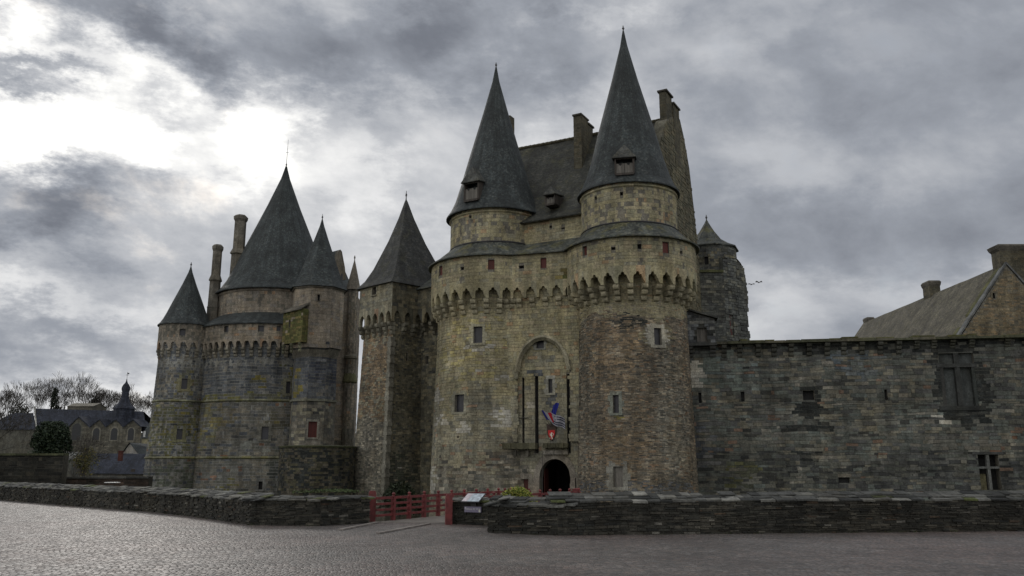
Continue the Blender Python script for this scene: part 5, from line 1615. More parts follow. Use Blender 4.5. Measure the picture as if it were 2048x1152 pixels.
m = M(); m.lathe(p.x, p.y, [(.5, zE - .02), (.8, zE - .05), (.78, zE + .05), (.42, zE + (zA - zE) * .5), (.06, zA - .1), (.04, zA + .1), (.1, zA + .25), (.03, zA + .5)], 20, col=(.15, .135, .11)); m.build('stone_spirelet', MASON, t)
# low round bastion
rg = random.Random(35)
p = at(634, 940, 72); t = thing('bastion', 'low dark round bastion with a flat grassy top, in front of the stair turret', 'bastion', (p.x, p.y, 0))
cy_ = Cyl(p.x, p.y, 3.1, 3.1); zt = Cyl(p.x, p.y, 3.1, 3.1).pix(625, 891)[1]
m = M(); grid_wall(m, cy_, -1.9 * 3.1, 1.9 * 3.1, -4.2, zt, (), du=.5, dz=1, col=MORTD)
stones(m, cy_, -1.6 * 3.1, 1.6 * 3.1, -1.5, zt, (.12, .24), (.2, .5), lambda u, z, r: (DARKS(r) if r.random() < .45 else pal([(1, (.075, .07, .045)), (1, (.09, .08, .06))])(r)), (), (.0, .06), .014, rg)
m.lathe(p.x, p.y, [(3.2, zt - .15), (3.25, zt - .02), (2.6, zt + .05), (.05, zt + .1)], 40, col=(.07, .075, .04)); m.build('wall', MASON, t)

# ================================================================== RIGHT SIDE
rg = random.Random(41)
# background turret right of the gate tower
TC = (17.35, 72.0)
t = thing('ruined_turret', 'dark ruined turret with a small slate cone, right of the nearest gate tower', 'turret', (*TC, 0))
p1 = Cyl(*TC, 2.4, 2.4); hh = [px_hole(p1, 1408, 513, 1417, 529)]
RU = pal([(3, (.085, .09, .085)), (2, (.115, .12, .11)), (1, (.15, .15, .125)), (1, (.06, .062, .06))], .15)
m = M(); grid_wall(m, p1, -1.9 * 2.4, 1.7 * 2.4, -4.2, 20.7, hh, du=.5, dz=1, col=(.09, .09, .08)); stones(m, p1, -1.6 * 2.4, 1.6 * 2.4, 8, 20.7, (.18, .3), (.3, .7), colmix(P_(RU), [Patch(p1, 1390, 500, 1470, 545, DIMASH, .6)]), hh, (.0, .04), .012, rg)
m.build('wall', MASON, t); window(t, p1, hh[0], mat=DARK, frame=0)
cone_roof(t, *TC, 2.72, 20.7, 23.55, SLATE_MOSS, 8, prof=[(0, .012), (.12, .07), (.42, .26), (.72, .50), (.88, .74), (1, 1)])
cl, c2 = at(1385, 610, 69.2), at(1450, 610, 69.25); s_ = Pln((cl.x - .8, cl.y), (c2.x, c2.y)); z1_ = s_.pix(1420, 545)[1]
m = M(); grid_wall(m, s_, 0, s_.len, -4.2, z1_, (), col=(.08, .08, .075)); stones(m, s_, 0, s_.len, 8, z1_, (.16, .28), (.25, .6), colmix(P_(RU), [Patch(s_, 1395, 560, 1420, 580, pal([(1, (.19, .19, .17))]), .6)]), (), (.0, .06), .014, rg)
sbox(m, s_, 0, s_.len, z1_, z1_ + .2, -1.5, .15, (.08, .085, .04)); m.build('lower_wall', MASON, t)
m = M(); r0, r1 = at(1449, 600, 69.3), at(1492, 600, 71.0); s_ = Pln((r0.x, r0.y), (r1.x, r1.y)); TL = [s_.pix(*q) for q in ((1449, 515), (1474, 517), (1483, 528), (1488, 540), (1492, 566))]
zr = lambda u: next((a[1] + (b_[1] - a[1]) * (u - a[0]) / (b_[0] - a[0]) for a, b_ in zip(TL, TL[1:]) if u <= b_[0]), TL[-1][1])
hh = [px_hole(s_, 1460, 631, 1467, 672, .15)]
N = 14
for k in range(N):
    a, b_ = s_.len * k / N, s_.len * (k + 1) / N
    m.poly([s_.pt(a, -4.2, -.12), s_.pt(b_, -4.2, -.12), s_.pt(b_, zr(b_), -.12), s_.pt(a, zr(a), -.12)], (.08, .08, .07)); m.poly([s_.pt(a, zr(a), 0), s_.pt(b_, zr(b_), 0), s_.pt(b_, zr(b_), -2.5), s_.pt(a, zr(a), -2.5)], (.08, .08, .06))
m.poly([s_.pt(s_.len, -4.2), s_.pt(s_.len, -4.2, -2.5), s_.pt(s_.len, zr(s_.len), -2.5), s_.pt(s_.len, zr(s_.len))], (.08, .08, .07))
stones(m, s_, 0, s_.len, 8, 21, (.14, .3), (.25, .6), P_(RU), hh, (.0, .07), .014, rg, topfn=zr)
z = 9.5
while z < zr(s_.len) - .2:      # broken edge stones
    w_ = rg.uniform(.0, .4); h_ = rg.uniform(.15, .4)
    sbox(m, s_, s_.len - .3, s_.len + w_, z, z + h_, -1.2 - rg.uniform(0, 1), rg.uniform(-.1, .04), RU(rg)); z += h_
m.poly([s_.pt(0, -4.2, 0), s_.pt(0, -4.2, -2.5), s_.pt(0, TL[0][1], -2.5), s_.pt(0, TL[0][1], 0)], (.085, .088, .08))
m.build('ruined_wall', MASON, t); window(t, s_, hh[0], mat=REDW, frame=0, name='shutter', rv=.1)

m = M(); q4 = [at(1376, 494, 70), at(1412, 494, 70), at(1408, 476, 71.5), at(1376, 481, 71.5)]
m.poly(q4, uv=[(0, 0), (1.6, 0), (1.6, 1.8), (0, 1.8)]); m.poly([q4[0] - Vector((0, 0, .15)), q4[1] - Vector((0, 0, .15)), q4[1], q4[0]], uv=[(0, 0), (1.6, 0), (1.6, .1), (0, .1)])
m.poly([q4[3], q4[2], q4[2] + Vector((0, 4, -1)), q4[3] + Vector((0, 4, -1))], uv=[(0, 0), (1.6, 0), (1.6, 4), (0, 4)]); m.build('side_roof', SLATE_MOSS, t)
# right curtain wall
CA, CB = (12.0, 61.45), (44.0, 56.3)
cur = Pln(CA, CB)
t = thing('curtain_wall', 'long grey-green castle wall with corbelled mossy top on the right', 'castle wall', ((CA[0] + CB[0]) / 2, (CA[1] + CB[1]) / 2, 0))
zt = cur.pix(1500, 690)[1]; zt2 = cur.pix(2040, 676)[1]
zt = (zt + zt2) / 2
CWn = [(1606, 781, 1629, 800, wf(mat=DARK, frame=0, rv=.35)), (1482, 783, 1489, 803, wf(mat=DARK, frame=0, name='arrow_slit')), (1397, 785, 1403, 806, wf(mat=DARK, frame=0, name='arrow_slit')), (1769, 779, 1775, 800, wf(mat=DARK, frame=0, name='arrow_slit')),
       (1677, 955, 1700, 966, wf(mat=DARK, frame=0, name='niche'))]
hs = [px_hole(cur, *q[:4], .4) for q in CWn]
big = px_hole(cur, 1882, 706, 1952, 812, .5); low = px_hole(cur, 1959, 909, 2000, 980, .7)
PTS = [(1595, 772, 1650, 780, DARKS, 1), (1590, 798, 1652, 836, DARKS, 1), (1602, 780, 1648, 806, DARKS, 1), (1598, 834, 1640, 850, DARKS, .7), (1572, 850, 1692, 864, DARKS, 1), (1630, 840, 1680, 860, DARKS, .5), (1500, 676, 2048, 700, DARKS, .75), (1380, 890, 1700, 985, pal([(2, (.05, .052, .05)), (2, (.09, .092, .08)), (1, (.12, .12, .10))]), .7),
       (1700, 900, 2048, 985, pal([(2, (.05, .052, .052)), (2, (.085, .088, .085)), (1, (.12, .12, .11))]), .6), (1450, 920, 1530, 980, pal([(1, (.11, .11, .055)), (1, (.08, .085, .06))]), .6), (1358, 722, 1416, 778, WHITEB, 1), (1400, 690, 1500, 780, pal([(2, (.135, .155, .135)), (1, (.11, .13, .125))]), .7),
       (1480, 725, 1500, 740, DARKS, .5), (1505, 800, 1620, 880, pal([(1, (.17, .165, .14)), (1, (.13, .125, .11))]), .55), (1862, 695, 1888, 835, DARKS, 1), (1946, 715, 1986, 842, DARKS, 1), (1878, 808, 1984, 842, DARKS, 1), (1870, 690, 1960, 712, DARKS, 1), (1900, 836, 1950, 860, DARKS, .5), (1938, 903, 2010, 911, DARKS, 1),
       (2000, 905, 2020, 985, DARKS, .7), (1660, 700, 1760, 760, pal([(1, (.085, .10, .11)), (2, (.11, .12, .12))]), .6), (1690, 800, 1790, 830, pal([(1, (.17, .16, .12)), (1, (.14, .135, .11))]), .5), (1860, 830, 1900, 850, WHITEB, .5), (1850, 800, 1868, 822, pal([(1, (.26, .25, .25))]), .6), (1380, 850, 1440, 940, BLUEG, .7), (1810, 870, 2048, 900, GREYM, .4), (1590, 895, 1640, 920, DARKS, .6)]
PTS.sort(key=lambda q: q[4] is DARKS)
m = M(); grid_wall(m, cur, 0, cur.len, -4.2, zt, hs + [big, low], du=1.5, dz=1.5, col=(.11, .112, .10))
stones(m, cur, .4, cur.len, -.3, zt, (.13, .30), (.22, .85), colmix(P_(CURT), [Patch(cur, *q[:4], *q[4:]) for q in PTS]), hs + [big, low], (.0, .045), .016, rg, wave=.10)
m.build('wall', MASON, t)
for q, h in zip(CWn, hs): q[4](t, cur, h)
# blocked mullioned window: recess with grey infill panels between mullion and transom
m = M(); a, b_, c, d = big[:4]; sbox(m, cur, a, b_, c, d, -.48, -.30, (.075, .082, .08)); w_ = m.build('window', MASON, t, label='tall blocked window with stone mullion and transom')
m = M(); ac = (a + b_) / 2; zt_ = c + (d - c) * .76
sbox(m, cur, ac - .17, ac + .17, c, zt_ - .12, -.3, .02, (.04, .042, .04)); sbox(m, cur, ac - .16, ac + .16, zt_ + .13, d, -.3, .015, (.04, .042, .04)); sbox(m, cur, a - .2, b_ + .15, zt_ - .12, zt_ + .13, -.3, .05, (.05, .052, .05))
sbox(m, cur, a, a + .22, c, zt_ - .13, -.3, .012, (.045, .045, .042)); sbox(m, cur, b_ - .22, b_, c, zt_ - .13, -.3, .012, (.04, .045, .042)); sbox(m, cur, a - .3, b_ + .4, c - .3, c - .005, -.2, .07, (.035, .037, .035)); m.build('mullion', MASON, w_)
a, b_, c, d = low[:4]; m = M(); sbox(m, cur, a, b_, c, d, -.7, -.66); w_ = m.build('window', DARK, t, label='low cross window with pale stone mullions')
m = M(); sbox(m, cur, a + (b_ - a) * .42, a + (b_ - a) * .56, c, d, -.3, -.02, (.15, .155, .15)); sbox(m, cur, a, b_ + .15, c + (d - c) * .60, c + (d - c) * .66, -.28, .0, (.13, .135, .13)); sbox(m, cur, a - .35, b_ + .4, d, d + .18, -.1, .06, (.06, .062, .06)); m.build('mullion', MASON, w_)
m = M(); sbox(m, cur, a, a + (b_ - a) * .42, c, c + (d - c) * .45, -.6, -.5, (.20, .185, .11)); m.build('infill', MASON, w_)
# corbel table and coping
m = M(); u = .6
u0c = cur.pix(1440, 680)[0]
cnt = int((cur.len - u0c) / 1.2)
cus = [u0c + .2 + 1.2 * k + rg.uniform(-.08, .08) for k in range(cnt + 1)]
place_corbels(t, cur, cus[:11], zt - .95, .93, .5, .34, (.06, .06, .05), rg)
place_corbels(t, cur, [q for k, q in enumerate(cus[11:]) if k not in (4, 9)], zt - .60, .58, .42, .34, (.075, .075, .06), rg)
m = M(); u = u0c - .3
while u < cur.len:
    wd = rg.uniform(.5, 1.3); b_ = min(cur.len, u + wd)
    c = (.075, .078, .05) if rg.random() < .6 else (.10, .095, .07); zz = zt + rg.uniform(.14, .22)
    sbox(m, cur, u, b_ - .01, zt + .003, zz, -1.2, .60 + rg.uniform(-.06, .05), jc(c, rg, .2))
    if rg.random() < .7: sbox(m, cur, u + .02, b_ - .05, zz, zz + rg.uniform(.05, .16), -1.1, .45 + rg.uniform(-.15, .1), jc((.085, .085, .035), rg, .25))
    u += wd
m.build('coping', MASON, t)
m = M(); q0, q1 = cur.pix(1500, 672), cur.pix(1735, 663); sbox(m, cur, q0[0], q1[0], zt + .2, zt + .42, -2.4, -1.25, (.05, .055, .075)); m.build('lead_roof_edge', LEAD, t)
# bretèche
t = thing('corner_oriel', 'small dark stone oriel with a sloping slate roof, tucked against the right gate tower', 'oriel', tuple(at(1402, 690, 60.6)))
a, z0 = cur.pix(1352, 690); b_, z1 = cur.pix(1437, 690); zb_ = cur.pix(1400, 688)[1]; zl = cur.pix(1372, 617)[1]; zr_ = cur.pix(1437, 640)[1]
s_ = Pln(tuple(cur.pt(a, 0, .55).xy), tuple(cur.pt(b_ - .25, 0, .55).xy)); h = px_hole(s_, 1394, 655, 1414, 683, .4)
OR = pal([(3, (.15, .16, .168)), (1.4, (.07, .074, .078)), (1.5, (.16, .165, .16)), (.6, (.2, .2, .185))], .15)
slope = lambda u: zl + (zr_ - zl) * max(0, (u / s_.len - .15) / .85)
m = M(); grid_wall(m, s_, 0, s_.len, zb_, zr_ - .1, [h], du=1, dz=1, col=(.08, .08, .075))
m.poly([s_.pt(0, zr_ - .1), s_.pt(s_.len, zr_ - .1), s_.pt(s_.len, zr_), s_.pt(0, zl)], (.08, .08, .075))
stones(m, s_, 0, s_.len, zb_, zl, (.18, .26), (.3, .7), colmix(P_(OR), [Patch(s_, 1385, 648, 1425, 690, DARKS, .9)]), [h], (.0, .04), .012, rg, topfn=slope)
sR = Pln(tuple(s_.pt(s_.len, 0).xy), tuple(s_.pt(s_.len, 0, -1.6).xy)); grid_wall(m, sR, 0, sR.len, zb_, zr_, (), col=(.07, .07, .06)); stones(m, sR, 0, sR.len, zb_, zr_, (.18, .26), (.3, .6), P_(OR), (), (.0, .04), .012, rg)
m.poly([s_.pt(0, zb_), s_.pt(s_.len, zb_), s_.pt(s_.len, zb_, -.6), s_.pt(0, zb_, -.6)], (.05, .05, .05)); sbox(m, s_, -.1, s_.len + .1, zb_ - .2, zb_ - .003, -.6, .12, (.06, .062, .06)); m.build('wall', MASON, t)
window(t, s_, h, mat=GREYW, frame=0, rv=.3)
m = M(); P8 = [s_.pt(-.2, zl + .12, .2), s_.pt(s_.len + .25, zr_ + .0, .2), s_.pt(s_.len + .25, zr_ + .0, -1.9), s_.pt(-.2, zl + .35, -1.9)]
m.hasuv = True
m.poly([p + Vector((0, 0, .12)) for p in P8], uv=[(0, 0), (3, 0), (3, 2), (0, 2)])
m.poly([P8[0], P8[1], P8[1] + Vector((0, 0, .12)), P8[0] + Vector((0, 0, .12))], uv=[(0, 0), (3, 0), (3, .1), (0, .1)]); m.poly([P8[1], P8[2], P8[2] + Vector((0, 0, .12)), P8[1] + Vector((0, 0, .12))], uv=[(0, 0), (3, 0), (3, .1), (0, .1)])
m.build('slate_roof', DSLATE, t)
place_corbels(t, cur, [a + 1.0, b_ - .45], zb_ - 1.0, .8, .55, .4, (.075, .075, .07), rg)

# house behind the right wall
rg = random.Random(43)
t = thing('stone_house', 'long stone house with a brownish roof, stone gable and three chimneys, behind the right wall', 'house', (46, 85, 0))
xr, zr0, xn = 45.4, 20.2, 5.6
Yn, Yf = 75.0, 107.0
sl = 1.35
eave = 13.2; hw_ = (zr0 - eave) / sl
gws = Pln((xr - hw_, Yn), (xr + hw_, Yn)); h = px_hole(gws, 1985, 586, 1992, 597, .3)
top = lambda u: zr0 - abs(u - hw_) * sl - .1
m = M(); grid_wall(m, gws, 0, gws.len, -4.2, eave, (), du=2, dz=2, col=MORT)
N = 30
for k in range(N):
    a, b_ = gws.len * k / N, gws.len * (k + 1) / N
    if h[0] < (a + b_) / 2 < h[1]:
        m.poly([gws.pt(a, eave), gws.pt(b_, eave), gws.pt(b_, h[2]), gws.pt(a, h[2])], MORT); m.poly([gws.pt(a, h[3]), gws.pt(b_, h[3]), gws.pt(b_, top(b_)), gws.pt(a, top(a))], MORT); continue
    m.poly([gws.pt(a, eave), gws.pt(b_, eave), gws.pt(b_, top(b_)), gws.pt(a, top(a))], MORT)
HG = pal([(3, (.17, .14, .09)), (2, (.14, .12, .085)), (1.5, (.20, .15, .09)), (1, (.11, .10, .075))], .12)
stones(m, gws, 0, gws.len, 12.4, zr0, (.12, .22), (.2, .5), P_(HG), [h], (.0, .03), .012, rg, topfn=lambda u: top(u) - .1)
for (xx, q) in ((xr - hw_, 0), (xr + hw_, 1)):
    A_, B_ = ((xx, Yf), (xx, Yn)) if not q else ((xx, Yn), (xx, Yf))
    grid_wall(m, Pln(A_, B_), 0, Yf - Yn, -4.2, eave + .1, (), du=4, dz=4, col=(.15, .13, .09))
m.poly([Vector((xr - hw_, Yf, -4.2)), Vector((xr + hw_, Yf, -4.2)), Vector((xr + hw_, Yf, eave)), Vector((xr, Yf, zr0 - .1)), Vector((xr - hw_, Yf, eave))], (.15, .13, .09))
m.build('wall', MASON, t); window(t, gws, h, mat=DARK, frame=.1, col=(.16, .14, .1), sill=False)
m = M(); nn = 20
for sgn in (-1, 1):
    for k in range(nn):
        for j in range(4):
            y0, y1 = Yn + .4 + (Yf - Yn - .4) * k / nn, Yn + .4 + (Yf - Yn - .4) * (k + 1) / nn
            f0, f1 = j / 4, (j + 1) / 4
            def rp(y, f): return Vector((xr + sgn * (hw_ + .4) * (1 - f), y, eave - .3 + (zr0 - eave + .3) * f + .05 - .07 * sin(pi * f) + .05 * nz(y, f * 5, .4)))
            m.poly([rp(y0, f0), rp(y1, f0), rp(y1, f1), rp(y0, f1)], uv=[(y0, f0 * 9.6), (y1, f0 * 9.6), (y1, f1 * 9.6), (y0, f1 * 9.6)])
m.build('roof', SLATE_BROWN, t)
for sgn in (-1, 1):   # coped verge of the near gable with mossy slab edge
    m = M(); N = 12
    for k in range(N):
        f0, f1 = k / N, (k + 1) / N
        def vp(f, y, dz_): return Vector((xr + sgn * (hw_ + .25) * (1 - f), y, eave - .2 + (zr0 - eave + .2) * f + dz_))
        P8 = [vp(f0, Yn - .12, -.02), vp(f0, Yn + .55, -.02), vp(f1, Yn + .55, -.02), vp(f1, Yn - .12, -.02), vp(f0, Yn - .12, .22), vp(f0, Yn + .55, .22), vp(f1, Yn + .55, .22), vp(f1, Yn - .12, .22)]
        m.hexa(P8, jc((.115, .12, .12), rg, .12))
        if rg.random() < .8: m.hexa([p + Vector((0, .66, .03)) for p in P8], jc((.075, .075, .03), rg, .2))
    m.build('verge', MASON, t)
for (px, py, Y, wx, wy, dzb) in ((2028, 492, 75.9, 2.9, 1.3, 3.5), (1882, 564, 89.5, 1.15, 1.5, 2.3), (1750, 636, 106.2, .8, 1.2, 2)):
    c = at(px, py, Y); cx_ = xr + (.35 if px < 1800 else .3) if px < 2000 else xr + 1.1
    o_ = rect_stack(t, [(cx_ - wx / 2, Y - wy / 2), (cx_ + wx / 2, Y - wy / 2), (cx_ + wx / 2, Y + wy / 2), (cx_ - wx / 2, Y + wy / 2)], zr0 - dzb, c.z - .1, CHIM, rg)
# second lower roof touching behind the wall
# ================================================================== information panels and small things
pw = Pln(WRA[0], WRA[1]); a = pw.pix(931, 1003)[0]; b_ = pw.pix(967, 1003)[0]
c0 = pw.pt((a + b_) / 2, .67, .06)
t = thing('reading_panel', 'slanted metal reading panel with pale printed pictures on top of the low wall', 'information panel', c0)
n3 = Vector((pw.n.x, pw.n.y, 0)); d3 = Vector((pw.d.x, pw.d.y, 0)); wv = (b_ - a) / 2
F0, F1 = c0 - d3 * wv + n3 * .22 + Vector((0, 0, .05)), c0 + d3 * wv + n3 * .22 + Vector((0, 0, .05)); K0, K1 = F0 - n3 * .38 + Vector((0, 0, .27)) + d3 * .04, F1 - n3 * .38 + Vector((0, 0, .27)) + d3 * .04
up_ = (F1 - F0).cross(K0 - F0).normalized() * .03
m = M(); m.hexa([F0, F1, K1, K0, F0 + up_, F1 + up_, K1 + up_, K0 + up_], (.2, .2, .2)); m.build('board', LEAD, t)
m = M(); rg2 = random.Random(3)
for i in range(12):
    for j in range(5):
        u0_, u1_, v0_, v1_ = .03 + .94 * i / 12, .03 + .94 * (i + 1) / 12, .06 + .88 * j / 5, .06 + .88 * (j + 1) / 5
        c = jc((.46, .42, .45), rg2, .12) if i < 4 else jc((.36, .42, .47), rg2, .16)
        def bp(u_, v_): return F0.lerp(F1, u_).lerp(K0.lerp(K1, u_), v_) + up_ * 1.12
        m.poly([bp(u0_, v0_), bp(u1_, v0_), bp(u1_, v1_), bp(u0_, v1_)], c)
m.build('print', PANEL, t)
m = M(); m.hexa([c0 - d3 * .1 + Vector((0, 0, -.2)), c0 + d3 * .1 + Vector((0, 0, -.2)), c0 + d3 * .1 - n3 * .1 + Vector((0, 0, -.2)), c0 - d3 * .1 - n3 * .1 + Vector((0, 0, -.2)), c0 - d3 * .1 + Vector((0, 0, .18)), c0 + d3 * .1 + Vector((0, 0, .18)), c0 + d3 * .1 - n3 * .1 + Vector((0, 0, .22)), c0 - d3 * .1 - n3 * .1 + Vector((0, 0, .22))]); m.build('bracket', METAL, t)
q = px_hole(pw, 932, 1013, 965, 1024.5)
t = thing('wall_sign', 'violet-grey sign with small white lettering fixed to the face of the low wall', 'sign', pw.pt((q[0] + q[1]) / 2, (q[2] + q[3]) / 2, .08))
m = M(); sbox(m, pw, q[0], q[1], q[2], q[3], .06, .10, (.16, .145, .215)); m.build('plate', PANEL, t)
m = M(); sbox(m, pw, q[1] - .085, q[1] - .02, q[2] + .015, q[2] + .085, .1, .104, (.5, .5, .45)); sbox(m, pw, q[0] + .03, q[0] + .06, q[2] + .12, q[2] + .16, .1, .104, (.6, .6, .6)); m.build('emblem', PANEL, t)
cu_ = bpy.data.curves.new('lettering', 'FONT'); cu_.body = 'Château de Vitré'; cu_.size = .085; cu_.align_x = 'CENTER'; cu_.align_y = 'CENTER'; cu_.extrude = .002
to = bpy.data.objects.new('lettering_source', cu_); COL.objects.link(to); dg = bpy.context.evaluated_depsgraph_get()
me = bpy.data.meshes.new_from_object(to.evaluated_get(dg)); bpy.data.objects.remove(to); me.name = 'lettering'
LET = mat_plain('white_lettering', (.6, .6, .6), .5, .05); me.materials.clear(); me.materials.append(LET)
lo = bpy.data.objects.new('lettering', me); COL.objects.link(lo); lo.parent = t
lo.location = n3 * .024 + Vector((0, 0, .02)); lo.rotation_euler = (pi / 2, 0, atan2(pw.d.y, pw.d.x))
p = gnd(216, 1017); kk = Pln(WL[2], WL[3]); uu = kk.pix(216, 985)[0]; c0 = kk.pt(uu, 1.18, -.15)
m = M(); m.box((c0.x, c0.y, c0.z), (.5, .55, .03), (.55, .55, .55), ax=atan2(kk.d.y, kk.d.x)); o_ = m.build('plaque', PANEL)
tagm(o_, 'small flat white plaque lying on the coping of the long left low wall', 'plaque')
# white box for the lit slit inside the arch is built with the gate
# ================================================================== birds
for i, (px, py) in enumerate(((1503, 569), (1518, 565))):
    c = at(px, py, 68); t = tagm
    m = M(); s_ = .20
    m.lathe(c.x, c.y, [(.0, c.z - .05), (.05, c.z - .02), (.05, c.z + .02), (.0, c.z + .05)], 8)
    for sg_ in (-1, 1):
        m.poly([c + Vector((0, -.06, .02)), c + Vector((sg_ * s_, -.02, .10 + .05 * i)), c + Vector((sg_ * s_ * 1.6, .06, .04)), c + Vector((0, .08, .02))])
    m.poly([c + Vector((-.04, .05, .01)), c + Vector((.04, .05, .01)), c + Vector((.05, .22, .0)), c + Vector((-.05, .22, .0))])
    tagm(m.build('bird', METAL), ('dark bird in flight nearer the ruined turret', 'dark bird in flight farther right from the ruined turret')[i], 'bird', 'birds flying past the turret')

# ================================================================== VEGETATION
def bush(name, label, cat, c, r, n, cols, seed, leaf=.08, parent=None, group=None, shape=None, stem=True, nm='foliage'):
    rn = random.Random(seed); m = M()
    t = thing(name, label, cat, (c[0], c[1], c[2]), group) if parent is None else parent
    cl = [(rn.gauss(0, .42), rn.gauss(0, .42), rn.random() ** .8, rn.uniform(.25, .45)) for _ in range(max(8, n // 160))]
    k = 0
    while k < n:
        q = cl[rn.randrange(len(cl))]
        v = Vector((q[0] + rn.gauss(0, q[3] * .55), q[1] + rn.gauss(0, q[3] * .55), q[2] + rn.gauss(0, q[3] * .4)))
        if shape:
            if not shape(v): continue
        elif v.x ** 2 + v.y ** 2 > 1.2 * (1.1 - max(0, v.z)) or v.z < 0: continue
        p = Vector((c[0] + v.x * r[0], c[1] + v.y * r[1], c[2] + v.z * r[2]))
        a = Vector((rn.gauss(0, 1), rn.gauss(0, 1), rn.gauss(0, 1))).normalized(); b_ = a.orthogonal().normalized(); s_ = leaf * rn.uniform(.6, 1.4)
        cc = jc(cols[rn.randrange(len(cols))], rn, .2)
        m.poly([p - a * s_, p - b_ * s_ * .45, p + a * s_, p + b_ * s_ * .45], cc); k += 1
    o = m.build(nm, LEAF, t)
    if stem:
        s_ = M()
        for _ in range(6): s_.tube((c[0], c[1], c[2] - .3), (c[0] + rn.gauss(0, r[0] * .4), c[1] + rn.gauss(0, r[1] * .4), c[2] + r[2] * .7), r[2] * .03, r[2] * .012, 5)
        s_.build('stem', BARK, t)
    return t


c = at(1030, 1000, 29.5)
bush('shrub', 'bright yellow-green shrub showing over the low wall in front of the gate', 'shrub', (c.x + .05, 29.6, .50), (.78, .5, .66), 3400, [(.13, .16, .025), (.18, .2, .03), (.08, .11, .02), (.22, .2, .04)], 1, .045)
c = at(800, 985, 66)
bush('shrub', 'dark evergreen shrub at the foot of the angular tower', 'shrub', (c.x, 66, -1.5), (1.7, 1.2, 2.3), 2200, [(.018, .026, .014), (.03, .038, .02)], 2, .14)
c = at(80, 905, 90)
bush('yew_tree', 'big rounded dark evergreen behind the flat-topped wall at far left', 'tree', (c.x, 92, 2.6), (2.25, 2.0, 3.9), 9000, [(.012, .022, .012), (.018, .03, .014), (.028, .04, .02)], 3, .16,
     shape=lambda v: v.z > -.15 and v.x ** 2 + v.y ** 2 < .95 * (1.0 - .55 * max(0, v.z) ** 2.2) + .1 * nz(v.x * 3, v.z * 3) and v.z < 1.08)
c = at(168, 915, 120)
bush('shrub', 'loose yellowish shrub in front of the church gables', 'shrub', (c.x, 120, .5), (2.9, 2, 4.3), 1600, [(.11, .10, .03), (.07, .075, .03), (.14, .11, .03), (.05, .05, .03)], 4, .13)
c = at(640, 990, 40)
bush('ivy', 'low ivy growing over the coping of the short left low wall', 'ivy', (at(655, 990, 29.6).x, 29.3, 1.0), (1.5, .3, .14), 700, [(.04, .06, .02), (.06, .08, .03)], 6, .035, stem=False)


def bare_tree(label, x, y, z, h, seed, spread=.5, depth=6, trunk=.28, group=None, twig=.028, lean=0):
    rn = random.Random(seed)
    t = thing('bare_tree', label, 'tree', (x, y, z), group)
    tm, cm = M(), M()
    ctr = Vector((x, y, z + h * .45))

    def br(p, d, L_, r, lv):
        steps = 2 if lv < 4 else 1
        for s_ in range(steps):
            q = p + d * (L_ / steps)
            (tm if lv < 1 else cm).tube(p, q, r, r * .84, 5 if lv < 2 else 3, caps=False)
            p = q; r *= .84; d = (d + Vector((rn.gauss(0, .09), rn.gauss(0, .09), rn.gauss(.02, .05)))).normalized()
        if lv >= depth: return
        nb_ = 6 if lv == 0 else (3 if rn.random() < .75 else 2)
        a0 = rn.uniform(0, 2 * pi)
        for k in range(nb_):
            an = a0 + 2 * pi * k / nb_ + rn.uniform(-.5, .5); o = d.orthogonal().normalized(); o2 = d.cross(o)
            sp_ = rn.uniform(.3, .75) * spread * (2.0 if lv else 2.2)
            outw = (p - ctr).normalized() * .18 if lv > 1 else Vector((0, 0, 0))
            nd = (d + (o * cos(an) + o2 * sin(an)) * sp_ + Vector((0, 0, .10)) + outw).normalized()
            br(p, nd, L_ * rn.uniform(.62, .84) if lv else L_ * rn.uniform(.8, 1.1), max(twig, r * rn.uniform(.5, .66)), lv + 1)
    br(Vector((x, y, z)), Vector((lean, 0, 1)).normalized(), h * .25, trunk, 0)
    tm.build('trunk', BARK, t); cm.build('crown', BARK, t)
    return t


GT = 'bare winter trees on the hill'
HZ = 14
for i, (px, pyt, Y, sp_, lab) in enumerate(((62, 770, 300, .36, 'bare winter tree behind the left end of the church, broad crowned'), (30, 790, 302, .36, 'smaller bare tree between the left edge tree and the broad one'), (92, 786, 305, .32, 'bare tree just left of the dark conifer'),
        (142, 768, 300, .34, 'bare tree right of the dark conifer, fan shaped'), (168, 772, 300, .34, 'bare tree over the middle of the church roof'), (205, 792, 296, .38, 'lower bare tree left of the church steeple'), (220, 796, 300, .36, 'bare tree just behind the left side of the steeple'),
        (272, 788, 290, .42, 'thin bare tree right of the church steeple'), (290, 806, 294, .42, 'small bare tree close to the left turret of the castle'), (252, 800, 300, .34, 'bare tree directly right of the steeple'))):
    top_ = at(px, pyt, Y); h_ = top_.z - HZ + 1
    bare_tree(lab, top_.x, Y, HZ - 4, (h_ + 4) * .98, 100 + i, sp_, 6, .34, GT, .028)
c = at(-14, 900, 130)
bare_tree('nearer bare tree reaching in from the left edge, taller than the others', c.x - 1.6, 130, -1, 12.5, 77, .5, 7, .26, None, .022, .02)
c = at(170, 880, 110); bare_tree('thin leafless sapling in front of the low slate roof', at(150, 930, 112).x, 112, -1, 7, 78, .6, 6, .09, None, .02)
for (px, pyt, wd, lab, s_, Y) in ((113, 778, 3.0, 'dark conifer standing between the bare trees above the church roof', 51, 296), (190, 790, 4, 'dark round evergreen above the church roof, left of the steeple', 52, 298), (40, 812, 6, 'low dark evergreen mass above the left end of the church', 53, 286)):
    tp = at(px, pyt, Y); b0 = 9
    tt = bush('conifer', lab, 'tree', (tp.x, Y, b0), (wd, wd, tp.z - b0), 2600, [(.014, .02, .014), (.022, .028, .018)], s_, .38, shape=(lambda v: 0 <= v.z < 1.02 and v.x ** 2 + v.y ** 2 < (1.15 - v.z) ** 1.3 * .9) if s_ == 51 else None)

